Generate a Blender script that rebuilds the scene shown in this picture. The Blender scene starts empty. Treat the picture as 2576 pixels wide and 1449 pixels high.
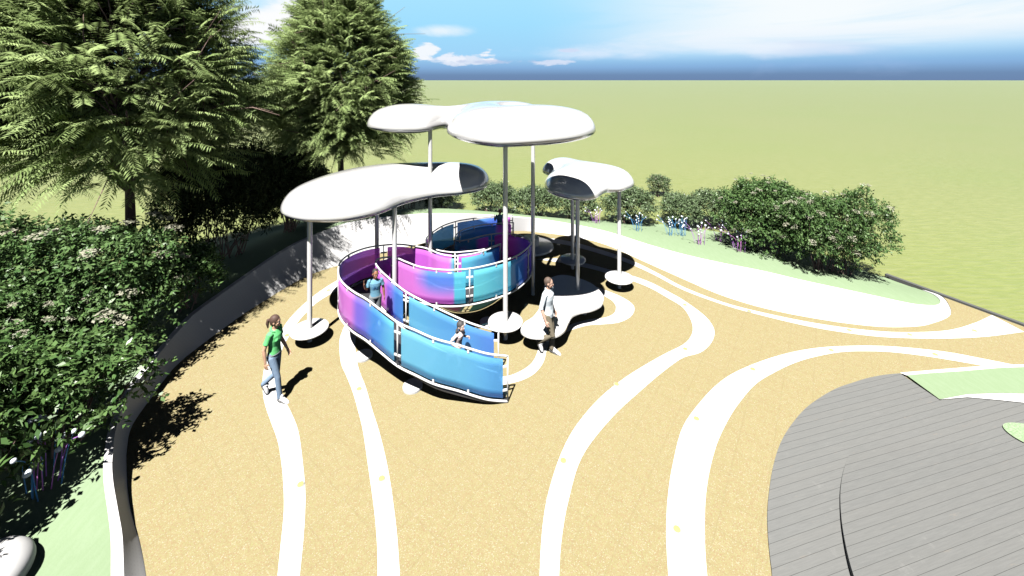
import bpy, bmesh, math, random
import numpy as np
from mathutils import Vector, Matrix
from mathutils.geometry import tessellate_polygon, delaunay_2d_cdt
from mathutils.bvhtree import BVHTree

random.seed(7)
RNG = np.random.default_rng(7)
SC = bpy.context.scene
COL = SC.collection
CAM_H, F, CX, HY = 6.3, 1020.0, 1288.0, 201.0     # survey of the photograph: camera height, focal length, horizon


def G(x, y, z=0.0):
    """measured point of the photograph -> place on the level z"""
    Y = (CAM_H - z) * F / (y - HY)
    return Vector(((x - CX) * Y / F, Y, z))


# ------------------------------------------------------------------ helpers
def tag(o, label=None, cat=None, group=None, kind=None):
    if label: o['label'] = label
    if cat: o['category'] = cat
    if group: o['group'] = group
    if kind: o['kind'] = kind
    return o


def link(name, me, mat=None, parent=None, smooth=False):
    o = bpy.data.objects.new(name, me)
    COL.objects.link(o)
    if mat is not None and not me.materials:
        me.materials.append(mat)
    if parent is not None:
        o.parent = parent
    if smooth:
        me.polygons.foreach_set('use_smooth', [True] * len(me.polygons))
    return o


def empty(name, loc=(0, 0, 0), rz=0.0, label=None, cat=None, group=None):
    o = bpy.data.objects.new(name, None)
    COL.objects.link(o)
    o.location = loc
    o.rotation_euler = (0, 0, rz)
    o.empty_display_size = 0.2
    return tag(o, label, cat, group)


def copy_tree(o, parent=None):
    kids = list(o.children)
    c = o.copy()
    COL.objects.link(c)
    if parent is not None:
        c.parent = parent
    for k in kids:
        copy_tree(k, c)
    return c


def mesh(name, verts, faces):
    me = bpy.data.meshes.new(name)
    me.from_pydata([tuple(v) for v in verts], [], faces)
    me.update()
    return me


class MB:
    """collects shapes into one mesh"""
    def __init__(s):
        s.v, s.f = [], []

    def add(s, v, f):
        n = len(s.v)
        s.v += [tuple(p) for p in v]
        s.f += [tuple(i + n for i in q) for q in f]

    def tube(s, pts, rad, n=10, cap=True, up=None):
        """swept tube; rad: number, list of numbers or list of (side, front) half widths"""
        pts = [Vector(p) for p in pts]
        k = len(pts)
        if not isinstance(rad, (list, tuple)): rad = [rad] * k
        rings = []
        prev = None
        for i, p in enumerate(pts):
            t = (pts[min(i + 1, k - 1)] - pts[max(i - 1, 0)])
            if t.length < 1e-9: t = Vector((0, 0, 1))
            t.normalize()
            ref = up if up is not None else (prev if prev is not None else (Vector((1, 0, 0)) if abs(t.x) < 0.9 else Vector((0, 1, 0))))
            a = ref - t * ref.dot(t)
            if a.length < 1e-6:
                a = Vector((0, 1, 0)) - t * t.y
            a.normalize()
            b = t.cross(a)
            prev = a
            r = rad[i]
            ra, rb = r if isinstance(r, (tuple, list)) else (r, r)
            rings.append([p + a * (ra * math.cos(2 * math.pi * j / n)) + b * (rb * math.sin(2 * math.pi * j / n)) for j in range(n)])
        v = [q for r_ in rings for q in r_]
        f = []
        for i in range(k - 1):
            for j in range(n):
                f.append((i * n + j, i * n + (j + 1) % n, (i + 1) * n + (j + 1) % n, (i + 1) * n + j))
        if cap:
            f.append(tuple(range(n - 1, -1, -1)))
            f.append(tuple((k - 1) * n + j for j in range(n)))
        s.add(v, f)

    def capsule(s, pts, rad, n=10):
        """tube with rounded ends (closed, for joining)"""
        pts = [Vector(p) for p in pts]
        rad = list(rad) if isinstance(rad, (list, tuple)) else [rad] * len(pts)
        t0 = (pts[0] - pts[1]).normalized(); t1 = (pts[-1] - pts[-2]).normalized()
        def rr(r, k): return (r[0] * k, r[1] * k) if isinstance(r, (tuple, list)) else r * k
        def mx(r): return min(r) if isinstance(r, (tuple, list)) else r
        P = [pts[0] + t0 * mx(rad[0]) * 0.95, pts[0] + t0 * mx(rad[0]) * 0.7] + pts + [pts[-1] + t1 * mx(rad[-1]) * 0.7, pts[-1] + t1 * mx(rad[-1]) * 0.95]
        R = [rr(rad[0], .3), rr(rad[0], .72)] + rad + [rr(rad[-1], .72), rr(rad[-1], .3)]
        s.tube(P, R, n)

    def ell(s, c, r, nu=14, nv=8, rot=None):
        c = Vector(c)
        v, f = [], []
        for i in range(1, nv):
            th = math.pi * i / nv
            for j in range(nu):
                ph = 2 * math.pi * j / nu
                p = Vector((r[0] * math.sin(th) * math.cos(ph), r[1] * math.sin(th) * math.sin(ph), r[2] * math.cos(th)))
                if rot is not None: p = rot @ p
                v.append(c + p)
        top = Vector((0, 0, r[2])); bot = Vector((0, 0, -r[2]))
        if rot is not None: top = rot @ top; bot = rot @ bot
        v.append(c + top); v.append(c + bot)
        nt, nb = len(v) - 2, len(v) - 1
        for j in range(nu):
            f.append((nt, j, (j + 1) % nu))
            f.append((nb, (nv - 2) * nu + (j + 1) % nu, (nv - 2) * nu + j))
        for i in range(nv - 2):
            for j in range(nu):
                f.append((i * nu + j, (i + 1) * nu + j, (i + 1) * nu + (j + 1) % nu, i * nu + (j + 1) % nu))
        s.add(v, f)

    def box(s, c, h, ax=None):
        c = Vector(c)
        ax = ax or (Vector((1, 0, 0)), Vector((0, 1, 0)), Vector((0, 0, 1)))
        v = [c + ax[0] * (h[0] * i) + ax[1] * (h[1] * j) + ax[2] * (h[2] * k) for k in (-1, 1) for j in (-1, 1) for i in (-1, 1)]
        s.add(v, [(0, 2, 3, 1), (4, 5, 7, 6), (0, 1, 5, 4), (2, 6, 7, 3), (0, 4, 6, 2), (1, 3, 7, 5)])

    def lathe(s, prof, n=48, c=(0, 0, 0)):
        c = Vector(c)
        k = len(prof)
        v = [c + Vector((r * math.cos(2 * math.pi * j / n), r * math.sin(2 * math.pi * j / n), z)) for r, z in prof for j in range(n)]
        f = [(i * n + j, i * n + (j + 1) % n, (i + 1) * n + (j + 1) % n, (i + 1) * n + j) for i in range(k - 1) for j in range(n)]
        f.append(tuple(range(n - 1, -1, -1)))
        f.append(tuple((k - 1) * n + j for j in range(n)))
        s.add(v, f)

    def mesh(s, name):
        return mesh(name, s.v, s.f)

    def build(s, name, mat, parent=None, smooth=True):
        return link(name, s.mesh(name), mat, parent, smooth)


def catmull(pts, n=12, closed=False):
    P = [Vector(p) for p in pts]
    out = []
    m = len(P)
    for i in range(m if closed else m - 1):
        p1, p2 = P[i], P[(i + 1) % m]
        p0 = P[i - 1] if (i > 0 or closed) else p1 * 2 - p2
        p3 = P[(i + 2) % m] if (i + 2 < m or closed) else p2 * 2 - p1
        for k in range(n):
            t = k / n
            out.append(0.5 * ((2 * p1) + (p2 - p0) * t + (2 * p0 - 5 * p1 + 4 * p2 - p3) * t * t + (3 * p1 - p0 - 3 * p2 + p3) * t ** 3))
    if not closed: out.append(P[-1].copy())
    return out


def resample(pts, n):
    P = [Vector(p) for p in pts]
    d = [0.0]
    for a, b in zip(P, P[1:]): d.append(d[-1] + (b - a).length)
    out, j = [], 0
    for i in range(n):
        s = d[-1] * i / (n - 1)
        while j < len(d) - 2 and d[j + 1] < s: j += 1
        t = 0 if d[j + 1] == d[j] else (s - d[j]) / (d[j + 1] - d[j])
        out.append(P[j].lerp(P[j + 1], min(1, max(0, t))))
    return out


def baked(me_or_mb, voxel, smooth_it=3, fac=0.5):
    """join overlapping closed shapes into one continuous skin"""
    me = me_or_mb.mesh('tmp')
    o = bpy.data.objects.new('tmp', me); COL.objects.link(o)
    m = o.modifiers.new('r', 'REMESH'); m.mode = 'VOXEL'; m.voxel_size = voxel; m.use_smooth_shade = True
    if smooth_it:
        s = o.modifiers.new('s', 'SMOOTH'); s.iterations = smooth_it; s.factor = fac
    dg = bpy.context.evaluated_depsgraph_get(); dg.update()
    new = bpy.data.meshes.new_from_object(o.evaluated_get(dg))
    bpy.data.objects.remove(o)
    bpy.data.meshes.remove(me)
    new.polygons.foreach_set('use_smooth', [True] * len(new.polygons))
    return new


# ------------------------------------------------------------------ materials
class NT:
    def __init__(s, nt): s.nt = nt
    def n(s, t, **k):
        x = s.nt.nodes.new(t)
        for a, b in k.items(): setattr(x, a, b)
        return x
    def l(s, a, b): s.nt.links.new(a, b)
    def put(s, sock, v):
        if hasattr(v, 'is_output') or isinstance(v, bpy.types.NodeSocket): s.l(v, sock)
        else: sock.default_value = v
    def math(s, op, a, b=0.0, c=0.0, clamp=False):
        x = s.n('ShaderNodeMath', operation=op, use_clamp=clamp)
        s.put(x.inputs[0], a); s.put(x.inputs[1], b); s.put(x.inputs[2], c)
        return x.outputs[0]
    def vmath(s, op, a, b):
        x = s.n('ShaderNodeVectorMath', operation=op)
        s.put(x.inputs[0], a); s.put(x.inputs[1], b)
        return x.outputs[0]
    def smooth(s, v, a, b):
        x = s.n('ShaderNodeMapRange', interpolation_type='SMOOTHSTEP')
        s.put(x.inputs[0], v); x.inputs[1].default_value = a; x.inputs[2].default_value = b
        return x.outputs[0]
    def mix(s, f, a, b, blend='MIX'):
        x = s.n('ShaderNodeMix', data_type='RGBA', blend_type=blend)
        s.put(x.inputs[0], f); s.put(x.inputs[6], a); s.put(x.inputs[7], b)
        return x.outputs[2]
    def ramp(s, v, stops, interp='LINEAR'):
        x = s.n('ShaderNodeValToRGB')
        x.color_ramp.interpolation = interp
        e = x.color_ramp.elements
        while len(e) < len(stops): e.new(0.5)
        for q, (p, c) in zip(e, stops):
            q.position = p; q.color = (*c, 1)
        s.put(x.inputs[0], v)
        return x.outputs[0]
    def noise(s, vec, scale, detail=3, rough=0.5, dist=0.0):
        x = s.n('ShaderNodeTexNoise')
        if vec is not None: s.l(vec, x.inputs['Vector'])
        x.inputs['Scale'].default_value = scale; x.inputs['Detail'].default_value = detail
        x.inputs['Roughness'].default_value = rough; x.inputs['Distortion'].default_value = dist
        return x.outputs['Fac']
    def mapping(s, vec, scale=(1, 1, 1), rot=(0, 0, 0), loc=(0, 0, 0)):
        x = s.n('ShaderNodeMapping')
        s.l(vec, x.inputs[0])
        x.inputs['Location'].default_value = loc; x.inputs['Rotation'].default_value = rot; x.inputs['Scale'].default_value = scale
        return x.outputs[0]
    def bump(s, h, strength=0.3, dist=0.01):
        x = s.n('ShaderNodeBump')
        s.l(h, x.inputs['Height']); x.inputs['Strength'].default_value = strength; x.inputs['Distance'].default_value = dist
        return x.outputs[0]


def c4(c): return (*c, 1.0)


def mat(name, color, rough=0.5, metal=0.0, spec=0.5, fn=None):
    m = bpy.data.materials.new(name)
    m.use_nodes = True
    nt = NT(m.node_tree)
    p = m.node_tree.nodes['Principled BSDF']
    p.inputs['Base Color'].default_value = c4(color)
    p.inputs['Roughness'].default_value = rough
    p.inputs['Metallic'].default_value = metal
    p.inputs['Specular IOR Level'].default_value = spec
    if fn:
        fn(nt, p)
    return m


def obj_co(nt):
    return nt.n('ShaderNodeTexCoord').outputs['Object']


def speck(base, dark, scale=18.0, bump=0.0, amount=1.0):
    """gentle variation of a painted or moulded surface"""
    def fn(nt, p):
        v = nt.n('ShaderNodeNewGeometry').outputs['Position']
        a = nt.noise(v, scale, 4, 0.6)
        b = nt.noise(v, scale * 0.08, 3, 0.6)
        f = nt.math('MULTIPLY', nt.math('ADD', nt.smooth(a, .35, .75), nt.smooth(b, .4, .8)), 0.5 * amount)
        nt.l(nt.mix(f, c4(base), c4(dark)), p.inputs['Base Color'])
        if bump: nt.l(nt.bump(a, bump, 0.004), p.inputs['Normal'])
    return fn


M = {}


def make_materials():
    def grass(nt, p):
        v = nt.n('ShaderNodeNewGeometry').outputs['Position']
        st = nt.mapping(v, (1.1, 5.0, 1), (0, 0, math.radians(-9)))
        a = nt.noise(st, 1.5, 3, 0.6, 0.3)
        b = nt.noise(v, 0.06, 3, 0.6)
        c = nt.noise(nt.mapping(v, (2, 7, 1), (0, 0, math.radians(-9))), 6.0, 2, 0.5)
        f = nt.math('ADD', nt.math('MULTIPLY', nt.smooth(a, .3, .72), .6), nt.math('MULTIPLY', c, .4))
        col = nt.mix(f, (.112, .142, .026, 1), (.192, .206, .070, 1))
        col = nt.mix(nt.math('MULTIPLY', nt.smooth(b, .42, .66), .35), col, (.125, .170, .030, 1))
        nt.l(col, p.inputs['Base Color'])
        nt.l(nt.bump(f, 0.5, 0.04), p.inputs['Normal'])
        p.inputs['Sheen Weight'].default_value = 0.75
        p.inputs['Sheen Roughness'].default_value = 0.42
        p.inputs['Sheen Tint'].default_value = (.9, .95, .75, 1)
    M['grass'] = mat('grass', (.2, .25, .1), 0.9, spec=0.1, fn=grass)

    def tan(nt, p):
        v = nt.n('ShaderNodeNewGeometry').outputs['Position']
        vo = nt.n('ShaderNodeTexVoronoi'); nt.l(v, vo.inputs['Vector']); vo.inputs['Scale'].default_value = 95
        r = nt.n('ShaderNodeSeparateColor'); nt.l(vo.outputs['Color'], r.inputs[0])
        col = nt.ramp(r.outputs[0], [(0, (.215, .148, .086)), (.3, (.218, .184, .096)), (.62, (.230, .200, .108)), (.85, (.222, .208, .096)), (1, (.29, .27, .20))])
        a = nt.noise(v, 1.6, 4, 0.6)
        col = nt.mix(nt.math('MULTIPLY', nt.smooth(a, .38, .72), .12), col, (.205, .168, .084, 1))
        col = nt.mix(nt.math('MULTIPLY', nt.smooth(nt.noise(v, 9, 3), .4, .7), .12), col, (.31, .26, .155, 1))
        g_ = nt.n('ShaderNodeSeparateXYZ'); nt.l(nt.mapping(v, (2.0, 2.0, 2.0), (0, 0, math.radians(38))), g_.inputs[0])
        seam = nt.math('MINIMUM', nt.math('ABSOLUTE', nt.math('SUBTRACT', nt.math('FRACT', g_.outputs[0]), .5)), nt.math('ABSOLUTE', nt.math('SUBTRACT', nt.math('FRACT', g_.outputs[1]), .5)))
        col = nt.mix(nt.math('MULTIPLY', nt.math('SUBTRACT', 1.0, nt.smooth(seam, .0, .035)), .22), col, (.16, .13, .07, 1))
        nt.l(col, p.inputs['Base Color'])
        nt.l(nt.bump(r.outputs[0], 0.25, 0.004), p.inputs['Normal'])
    M['tan'] = mat('sand_rubber', (.37, .27, .11), 0.9, spec=0.15, fn=tan)
    M['band'] = mat('white_rubber', (.7, .7, .7), 0.7, spec=0.2, fn=speck((.52, .52, .52), (.47, .47, .47), 30))

    def wallm(nt, p):
        v = nt.n('ShaderNodeTexCoord').outputs['UV']
        vo = nt.n('ShaderNodeTexVoronoi', feature='F1'); nt.l(nt.mapping(v, (1, 1, 1)), vo.inputs['Vector'])
        vo.inputs['Scale'].default_value = 16.0; vo.inputs['Randomness'].default_value = 0.0
        d = nt.smooth(vo.outputs['Distance'], .19, .27)
        nt.l(nt.mix(d, (.47, .47, .48, 1), (.50, .50, .505, 1)), p.inputs['Base Color'])
    M['wall'] = mat('white_perforated', (.7, .7, .7), 0.55, spec=0.3, fn=wallm)

    def bed(nt, p):
        v = nt.n('ShaderNodeNewGeometry').outputs['Position']
        a = nt.noise(nt.mapping(v, (6, 1.5, 1), (0, 0, .7)), 2.2, 4, .65)
        b = nt.noise(v, 40, 2)
        f = nt.math('ADD', nt.math('MULTIPLY', nt.smooth(a, .35, .75), .5), nt.math('MULTIPLY', b, .3))
        nt.l(nt.mix(f, (.172, .236, .140, 1), (.202, .264, .172, 1)), p.inputs['Base Color'])
        nt.l(nt.bump(b, .3, .006), p.inputs['Normal'])
    M['bed'] = mat('pale_turf', (.27, .34, .22), 0.9, spec=0.1, fn=bed)

    def speckled(nt, p):
        v = nt.n('ShaderNodeNewGeometry').outputs['Position']
        a = nt.noise(v, 34, 3, .7)
        nt.l(nt.ramp(a, [(.3, (.12, .20, .10)), (.5, (.20, .27, .165)), (.7, (.28, .33, .25))]), p.inputs['Base Color'])
        nt.l(nt.bump(a, .5, .01), p.inputs['Normal'])
    M['bed2'] = mat('speckled_turf', (.27, .34, .22), 0.9, spec=0.1, fn=speckled)

    def deck(nt, p):
        v = nt.n('ShaderNodeNewGeometry').outputs['Position']
        r = nt.mapping(v, (1, 1, 1), (0, 0, -math.radians(14.3)))
        sx = nt.n('ShaderNodeSeparateXYZ'); nt.l(r, sx.inputs[0])
        q = nt.math('DIVIDE', sx.outputs[1], .117)
        fr = nt.math('FRACT', q)
        fl = nt.math('FLOOR', q)
        groove = nt.math('SUBTRACT', 1.0, nt.math('MULTIPLY', nt.smooth(fr, .0, .035), nt.math('SUBTRACT', 1.0, nt.smooth(fr, .965, 1.0))))
        wn = nt.n('ShaderNodeTexWhiteNoise', noise_dimensions='1D'); nt.l(fl, wn.inputs['W'])
        gr = nt.noise(nt.mapping(r, (1.2, 22, 1)), 3.0, 5, .65, .4)
        st = nt.noise(nt.mapping(r, (1, 5, 1)), 2.5, 4, .7)
        col = nt.mix(nt.smooth(gr, .3, .7), (.116, .119, .118, 1), (.135, .138, .136, 1))
        col = nt.mix(nt.math('MULTIPLY', wn.outputs['Value'], .25), col, (.140, .139, .133, 1))
        col = nt.mix(nt.math('MULTIPLY', nt.smooth(st, .62, .72), .3), col, (.195, .165, .138, 1))
        col = nt.mix(nt.math('MULTIPLY', nt.smooth(nt.noise(v, 3.1, 4, .7), .62, .74), .3), col, (.20, .20, .195, 1))
        col = nt.mix(nt.math('MULTIPLY', groove, .8), col, (.03, .03, .03, 1))
        nt.l(col, p.inputs['Base Color'])
        h = nt.math('SUBTRACT', nt.math('MULTIPLY', gr, .15), groove)
        nt.l(nt.bump(h, .4, .006), p.inputs['Normal'])
    M['deck'] = mat('grey_planks', (.2, .2, .2), 0.75, spec=0.25, fn=deck)
    M['kerb'] = mat('kerb_stone', (.12, .125, .125), 0.85, fn=speck((.075, .078, .078), (.055, .058, .058), 25))

    def canopy(nt, p):
        p.inputs['Coat Weight'].default_value = 1.0
        p.inputs['Coat IOR'].default_value = 1.6
        p.inputs['Coat Roughness'].default_value = 0.08
        v = nt.n('ShaderNodeNewGeometry').outputs['Position']
        a = nt.noise(v, 1.3, 3, .6)
        nt.l(nt.mix(nt.smooth(a, .3, .8), (.54, .54, .545, 1), (.51, .51, .515, 1)), p.inputs['Base Color'])
    M['canopy'] = mat('glossy_white_shell', (.72, .72, .73), 0.22, spec=0.6, fn=canopy)
    def gloss(nt, p):
        speck((.60, .60, .605), (.56, .56, .565), 6, amount=.6)(nt, p)
        p.inputs['Coat Weight'].default_value = 1.0
        p.inputs['Coat Roughness'].default_value = .12
        p.inputs['Coat IOR'].default_value = 1.8
    M['white'] = mat('white_paint', (.60, .60, .605), 0.35, spec=0.5, fn=gloss)
    M['metal'] = mat('white_rail_paint', (.72, .72, .73), 0.35, spec=0.4, fn=speck((.58, .58, .58), (.52, .52, .525), 9))
    M['slab'] = mat('grey_walkway', (.055, .055, .06), 0.6, fn=speck((.035, .035, .038), (.026, .026, .029), 20))
    M['stone'] = mat('white_pebble', (.72, .72, .72), 0.5, fn=speck((.50, .50, .50), (.45, .45, .455), 5))
    M['lens'] = mat('yellow_lens', (.47, .43, .16), 0.3, fn=speck((.33, .31, .135), (.29, .27, .11), 60))
    M['rim'] = mat('lens_rim', (.45, .45, .42), 0.4, metal=0.3)

    # dichroic film glass: tint carried by each panel, thin enough to see shapes through
    m = bpy.data.materials.new('dichroic_glass'); m.use_nodes = True
    nt = NT(m.node_tree)
    m.node_tree.nodes.clear()
    out = nt.n('ShaderNodeOutputMaterial')
    at = nt.n('ShaderNodeAttribute', attribute_name='tint')
    p = nt.n('ShaderNodeBsdfPrincipled'); p.inputs['Roughness'].default_value = .10
    p.inputs['Specular IOR Level'].default_value = .35
    nt.l(at.outputs['Color'], p.inputs['Base Color'])
    tl = nt.n('ShaderNodeBsdfTranslucent'); nt.l(at.outputs['Color'], tl.inputs['Color'])
    tr = nt.n('ShaderNodeBsdfTransparent')
    nt.l(nt.mix(.35, at.outputs['Color'], (1, 1, 1, 1)), tr.inputs['Color'])
    m1 = nt.n('ShaderNodeMixShader'); m1.inputs[0].default_value = .46
    nt.l(p.outputs[0], m1.inputs[1]); nt.l(tl.outputs[0], m1.inputs[2])
    m2 = nt.n('ShaderNodeMixShader'); m2.inputs[0].default_value = .34
    nt.l(m1.outputs[0], m2.inputs[1]); nt.l(tr.outputs[0], m2.inputs[2])
    nt.l(m2.outputs[0], out.inputs[0])
    M['glass'] = m

    def leaf(name, a, b, rough=.5, trans=.25):
        m = bpy.data.materials.new(name); m.use_nodes = True
        nt = NT(m.node_tree); m.node_tree.nodes.clear()
        out = nt.n('ShaderNodeOutputMaterial')
        at = nt.n('ShaderNodeAttribute', attribute_name='vary')
        col = nt.mix(at.outputs['Fac'], c4(a), c4(b))
        p = nt.n('ShaderNodeBsdfPrincipled'); p.inputs['Roughness'].default_value = rough
        p.inputs['Specular IOR Level'].default_value = .3
        nt.l(col, p.inputs['Base Color'])
        t = nt.n('ShaderNodeBsdfTranslucent'); nt.l(col, t.inputs['Color'])
        mx = nt.n('ShaderNodeMixShader'); mx.inputs[0].default_value = trans
        nt.l(p.outputs[0], mx.inputs[1]); nt.l(t.outputs[0], mx.inputs[2])
        nt.l(mx.outputs[0], out.inputs[0])
        M[name] = m
    leaf('tree_leaf', (.180, .262, .085), (.345, .440, .180), .7, .36)
    leaf('shrub_leaf', (.040, .100, .026), (.130, .210, .075), .42, .2)
    leaf('hedge_leaf', (.065, .115, .042), (.18, .24, .135), .38, .2)
    leaf('broad_leaf', (.036, .090, .024), (.125, .205, .068), .34, .2)
    leaf('shade_toned_leaf', (.018, .034, .011), (.036, .055, .018), .7, .1)  # tree shade put into the leaf colour of the bushes underneath
    leaf('blossom', (.25, .25, .18), (.36, .36, .28), .8, .2)
    M['bark'] = mat('bark', (.10, .07, .055), 0.9, fn=speck((.13, .09, .075), (.06, .045, .035), 14, .6))
    M['twig'] = mat('twig_bark', (.19, .13, .105), 0.9, fn=speck((.22, .15, .125), (.13, .09, .075), 20))
    M['stem_blue'] = mat('blue_stem', (.10, .34, .66), 0.35)
    M['stem_violet'] = mat('violet_stem', (.42, .18, .60), 0.35)
    M['stem_pink'] = mat('pink_stem', (.60, .22, .60), 0.35)
    M['ball'] = mat('white_lamp_ball', (.62, .68, .74), 0.25)


# ------------------------------------------------------------------ camera, sky, sun
SUN_AZ, SUN_EL = math.radians(17.5), math.radians(62)
SUN_DIR = Vector((math.sin(SUN_AZ) * math.cos(SUN_EL), math.cos(SUN_AZ) * math.cos(SUN_EL), -math.sin(SUN_EL)))


def make_camera_light():
    cd = bpy.data.cameras.new('camera')
    cam = bpy.data.objects.new('camera', cd); COL.objects.link(cam)
    cam.location = (0, 0, CAM_H)
    cam.rotation_euler = (math.radians(90), 0, 0)
    cd.sensor_width = 36.0
    cd.lens = 36.0 * F / 2576.0
    cd.shift_y = -(1449 / 2 - HY) / 2576.0
    cd.clip_start = 0.1; cd.clip_end = 20000
    SC.camera = cam

    sd = bpy.data.lights.new('sun', 'SUN')
    sd.energy = 5.0; sd.angle = math.radians(0.5); sd.color = (1.0, .965, .91)
    so = bpy.data.objects.new('sun', sd); COL.objects.link(so)
    so.rotation_euler = (-SUN_DIR).to_track_quat('Z', 'Y').to_euler()
    so.location = (-6, -14, 40)

    w = bpy.data.worlds.new('World'); SC.world = w; w.use_nodes = True
    nt = NT(w.node_tree)
    bg = w.node_tree.nodes['Background']
    sky = nt.n('ShaderNodeTexSky', sky_type='NISHITA')
    sky.sun_disc = False
    sky.sun_elevation = SUN_EL
    sky.sun_rotation = math.pi + SUN_AZ
    sky.altitude = 6000; sky.air_density = 0.12; sky.dust_density = 0.0; sky.ozone_density = 4.0
    d = nt.n('ShaderNodeTexCoord').outputs['Generated']
    sp = nt.n('ShaderNodeSeparateXYZ'); nt.l(d, sp.inputs[0])
    x, y, z = sp.outputs
    az = nt.math('ARCTAN2', x, y)
    K = 1.0 / 2.8
    def lin(r, g, b): return tuple((((v / 255 + .055) / 1.055) ** 2.4) * K for v in (r, g, b))
    # clear air from the horizon up
    base = nt.ramp(nt.math('MULTIPLY', z, 2.5), [(0.0, lin(110, 137, 176)), (.030, lin(113, 143, 182)), (.075, lin(136, 178, 222)),
                   (.15, lin(160, 213, 249)), (.34, lin(162, 223, 255)), (.48, lin(168, 227, 255)), (.58, lin(90, 150, 215)), (.70, lin(28, 50, 90)), (1.0, lin(14, 20, 36))])
    co = nt.n('ShaderNodeCombineXYZ')
    nt.l(az, co.inputs[0]); nt.l(nt.math('MULTIPLY', z, 3.2), co.inputs[1]); co.inputs[2].default_value = 0.3
    n1 = nt.noise(co.outputs[0], 3.0, 7, .58, .3)
    n2 = nt.noise(nt.mapping(co.outputs[0], (1.0, 2.6, 1)), 2.1, 5, .55, .5)
    n3 = nt.noise(co.outputs[0], 15.0, 6, .62, .2)
    # veil of bright cloud over the eastern half
    east = nt.smooth(az, .02, .62)
    low = nt.smooth(z, .035, .105)
    veil = nt.math('MULTIPLY', nt.math('MULTIPLY', east, low), nt.smooth(n2, .12, .52), clamp=True)
    col = nt.mix(veil, base, c4(lin(246, 252, 255)))
    # cloud banks to the west
    west = nt.math('SUBTRACT', 1.0, nt.smooth(az, -.56, -.40))
    bank = nt.math('MULTIPLY', nt.math('MULTIPLY', west, nt.smooth(z, .055, .085)), nt.smooth(n1, .40, .54), clamp=True)
    col = nt.mix(bank, col, c4(lin(250, 252, 255)))
    # a soft lone cloud and the heaps of cumulus above the haze
    def blob(a0, z0, ra, rz, lo, hi, nz):
        u = nt.math('DIVIDE', nt.math('SUBTRACT', az, a0), ra)
        v = nt.math('DIVIDE', nt.math('SUBTRACT', z, z0), rz)
        r2 = nt.math('ADD', nt.math('MULTIPLY', u, u), nt.math('MULTIPLY', v, v))
        f = nt.math('SUBTRACT', 1.0, r2)
        f = nt.math('ADD', f, nt.math('MULTIPLY', nt.math('SUBTRACT', nz, .5), 4.2))
        return nt.smooth(f, lo, hi)
    for a0, z0, ra, rz, lo, hi, nz, c, k in (
            (.36, .066, .34, .028, .0, 1.3, n1, (236, 242, 255), .75),
            (.62, .085, .40, .035, .0, 1.5, n2, (240, 247, 255), .8),
            (-.165, .117, .085, .020, .0, 1.4, n1, (252, 254, 255), .9),
            (-.54, .135, .13, .060, -.2, .9, n1, (253, 254, 255), 1.0),
            (-.12, .050, .10, .014, .0, .7, n3, (235, 240, 252), .8),
            (-.055, .058, .028, .017, .1, .6, n3, (250, 250, 255), .95),
            (-.150, .055, .045, .014, .2, .7, n3, (240, 245, 255), .85),
            (-.215, .066, .040, .024, .1, .7, n3, (250, 252, 255), .9),
            (.095, .042, .060, .008, .2, .8, n3, (225, 232, 250), .8),
            (-.020, .046, .130, .008, .3, 1.0, n3, (190, 205, 235), .7),
            (.140, .072, .030, .006, .1, .9, n1, (215, 220, 245), .6)):
        b = nt.math('MULTIPLY', blob(a0, z0, ra, rz, lo, hi, nz), k)
        col = nt.mix(b, col, c4(lin(*c)))
    # a few grey wisps low in the bright veil
    wisp = nt.math('MULTIPLY', nt.math('MULTIPLY', nt.smooth(n1, .56, .68), nt.smooth(az, .2, .5)), .18)
    col = nt.mix(wisp, col, c4(lin(170, 195, 235)))
    up = nt.smooth(z, .19, .28)
    bri = nt.vmath('MULTIPLY', col, (20.0, 20.0, 20.0))
    fin = nt.mix(up, bri, nt.vmath('MULTIPLY', sky.outputs[0], (1.0, 1.0, 1.0)))
    nt.l(fin, bg.inputs['Color'])
    bg.inputs['Strength'].default_value = 0.05

    vs = SC.view_settings
    SC.display_settings.display_device = 'sRGB'
    vs.view_transform = 'Standard'; vs.look = 'None'; vs.exposure = math.log2(2.8); vs.gamma = 1.0
    SC.render.engine = 'CYCLES'
    cy = SC.cycles
    cy.max_bounces = 6; cy.diffuse_bounces = 0; cy.glossy_bounces = 3; cy.transmission_bounces = 4; cy.transparent_max_bounces = 12
    cy.use_denoising = True
    cy.caustics_reflective = False; cy.caustics_refractive = False


# ------------------------------------------------------------------ ground
def poly_sheet(name, pts, z, m, kind='structure'):
    P = [Vector((p[0], p[1], z)) for p in pts]
    me = mesh(name, P, [tuple(t) for t in tessellate_polygon([P])])
    bm = bmesh.new(); bm.from_mesh(me)
    bmesh.ops.recalc_face_normals(bm, faces=bm.faces)
    for f in bm.faces:
        if f.normal.z < 0: f.normal_flip()
    bm.to_mesh(me); bm.free()
    o = link(name, me, m)
    return tag(o, kind=kind)


def ribbon(name, a, b, z, m, n=90):
    A = resample(catmull([G(*p) for p in a], 10), n)
    B = resample(catmull([G(*p) for p in b], 10), n)
    v = [Vector((p.x, p.y, z)) for p in A] + [Vector((p.x, p.y, z)) for p in B]
    f = [(i, i + 1, n + i + 1, n + i) for i in range(n - 1)]
    me = mesh(name, v, f)
    bm = bmesh.new(); bm.from_mesh(me)
    for q in bm.faces:
        if q.normal.z < 0: q.normal_flip()
    bm.to_mesh(me); bm.free()
    return tag(link(name, me, m), kind='structure')


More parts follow.
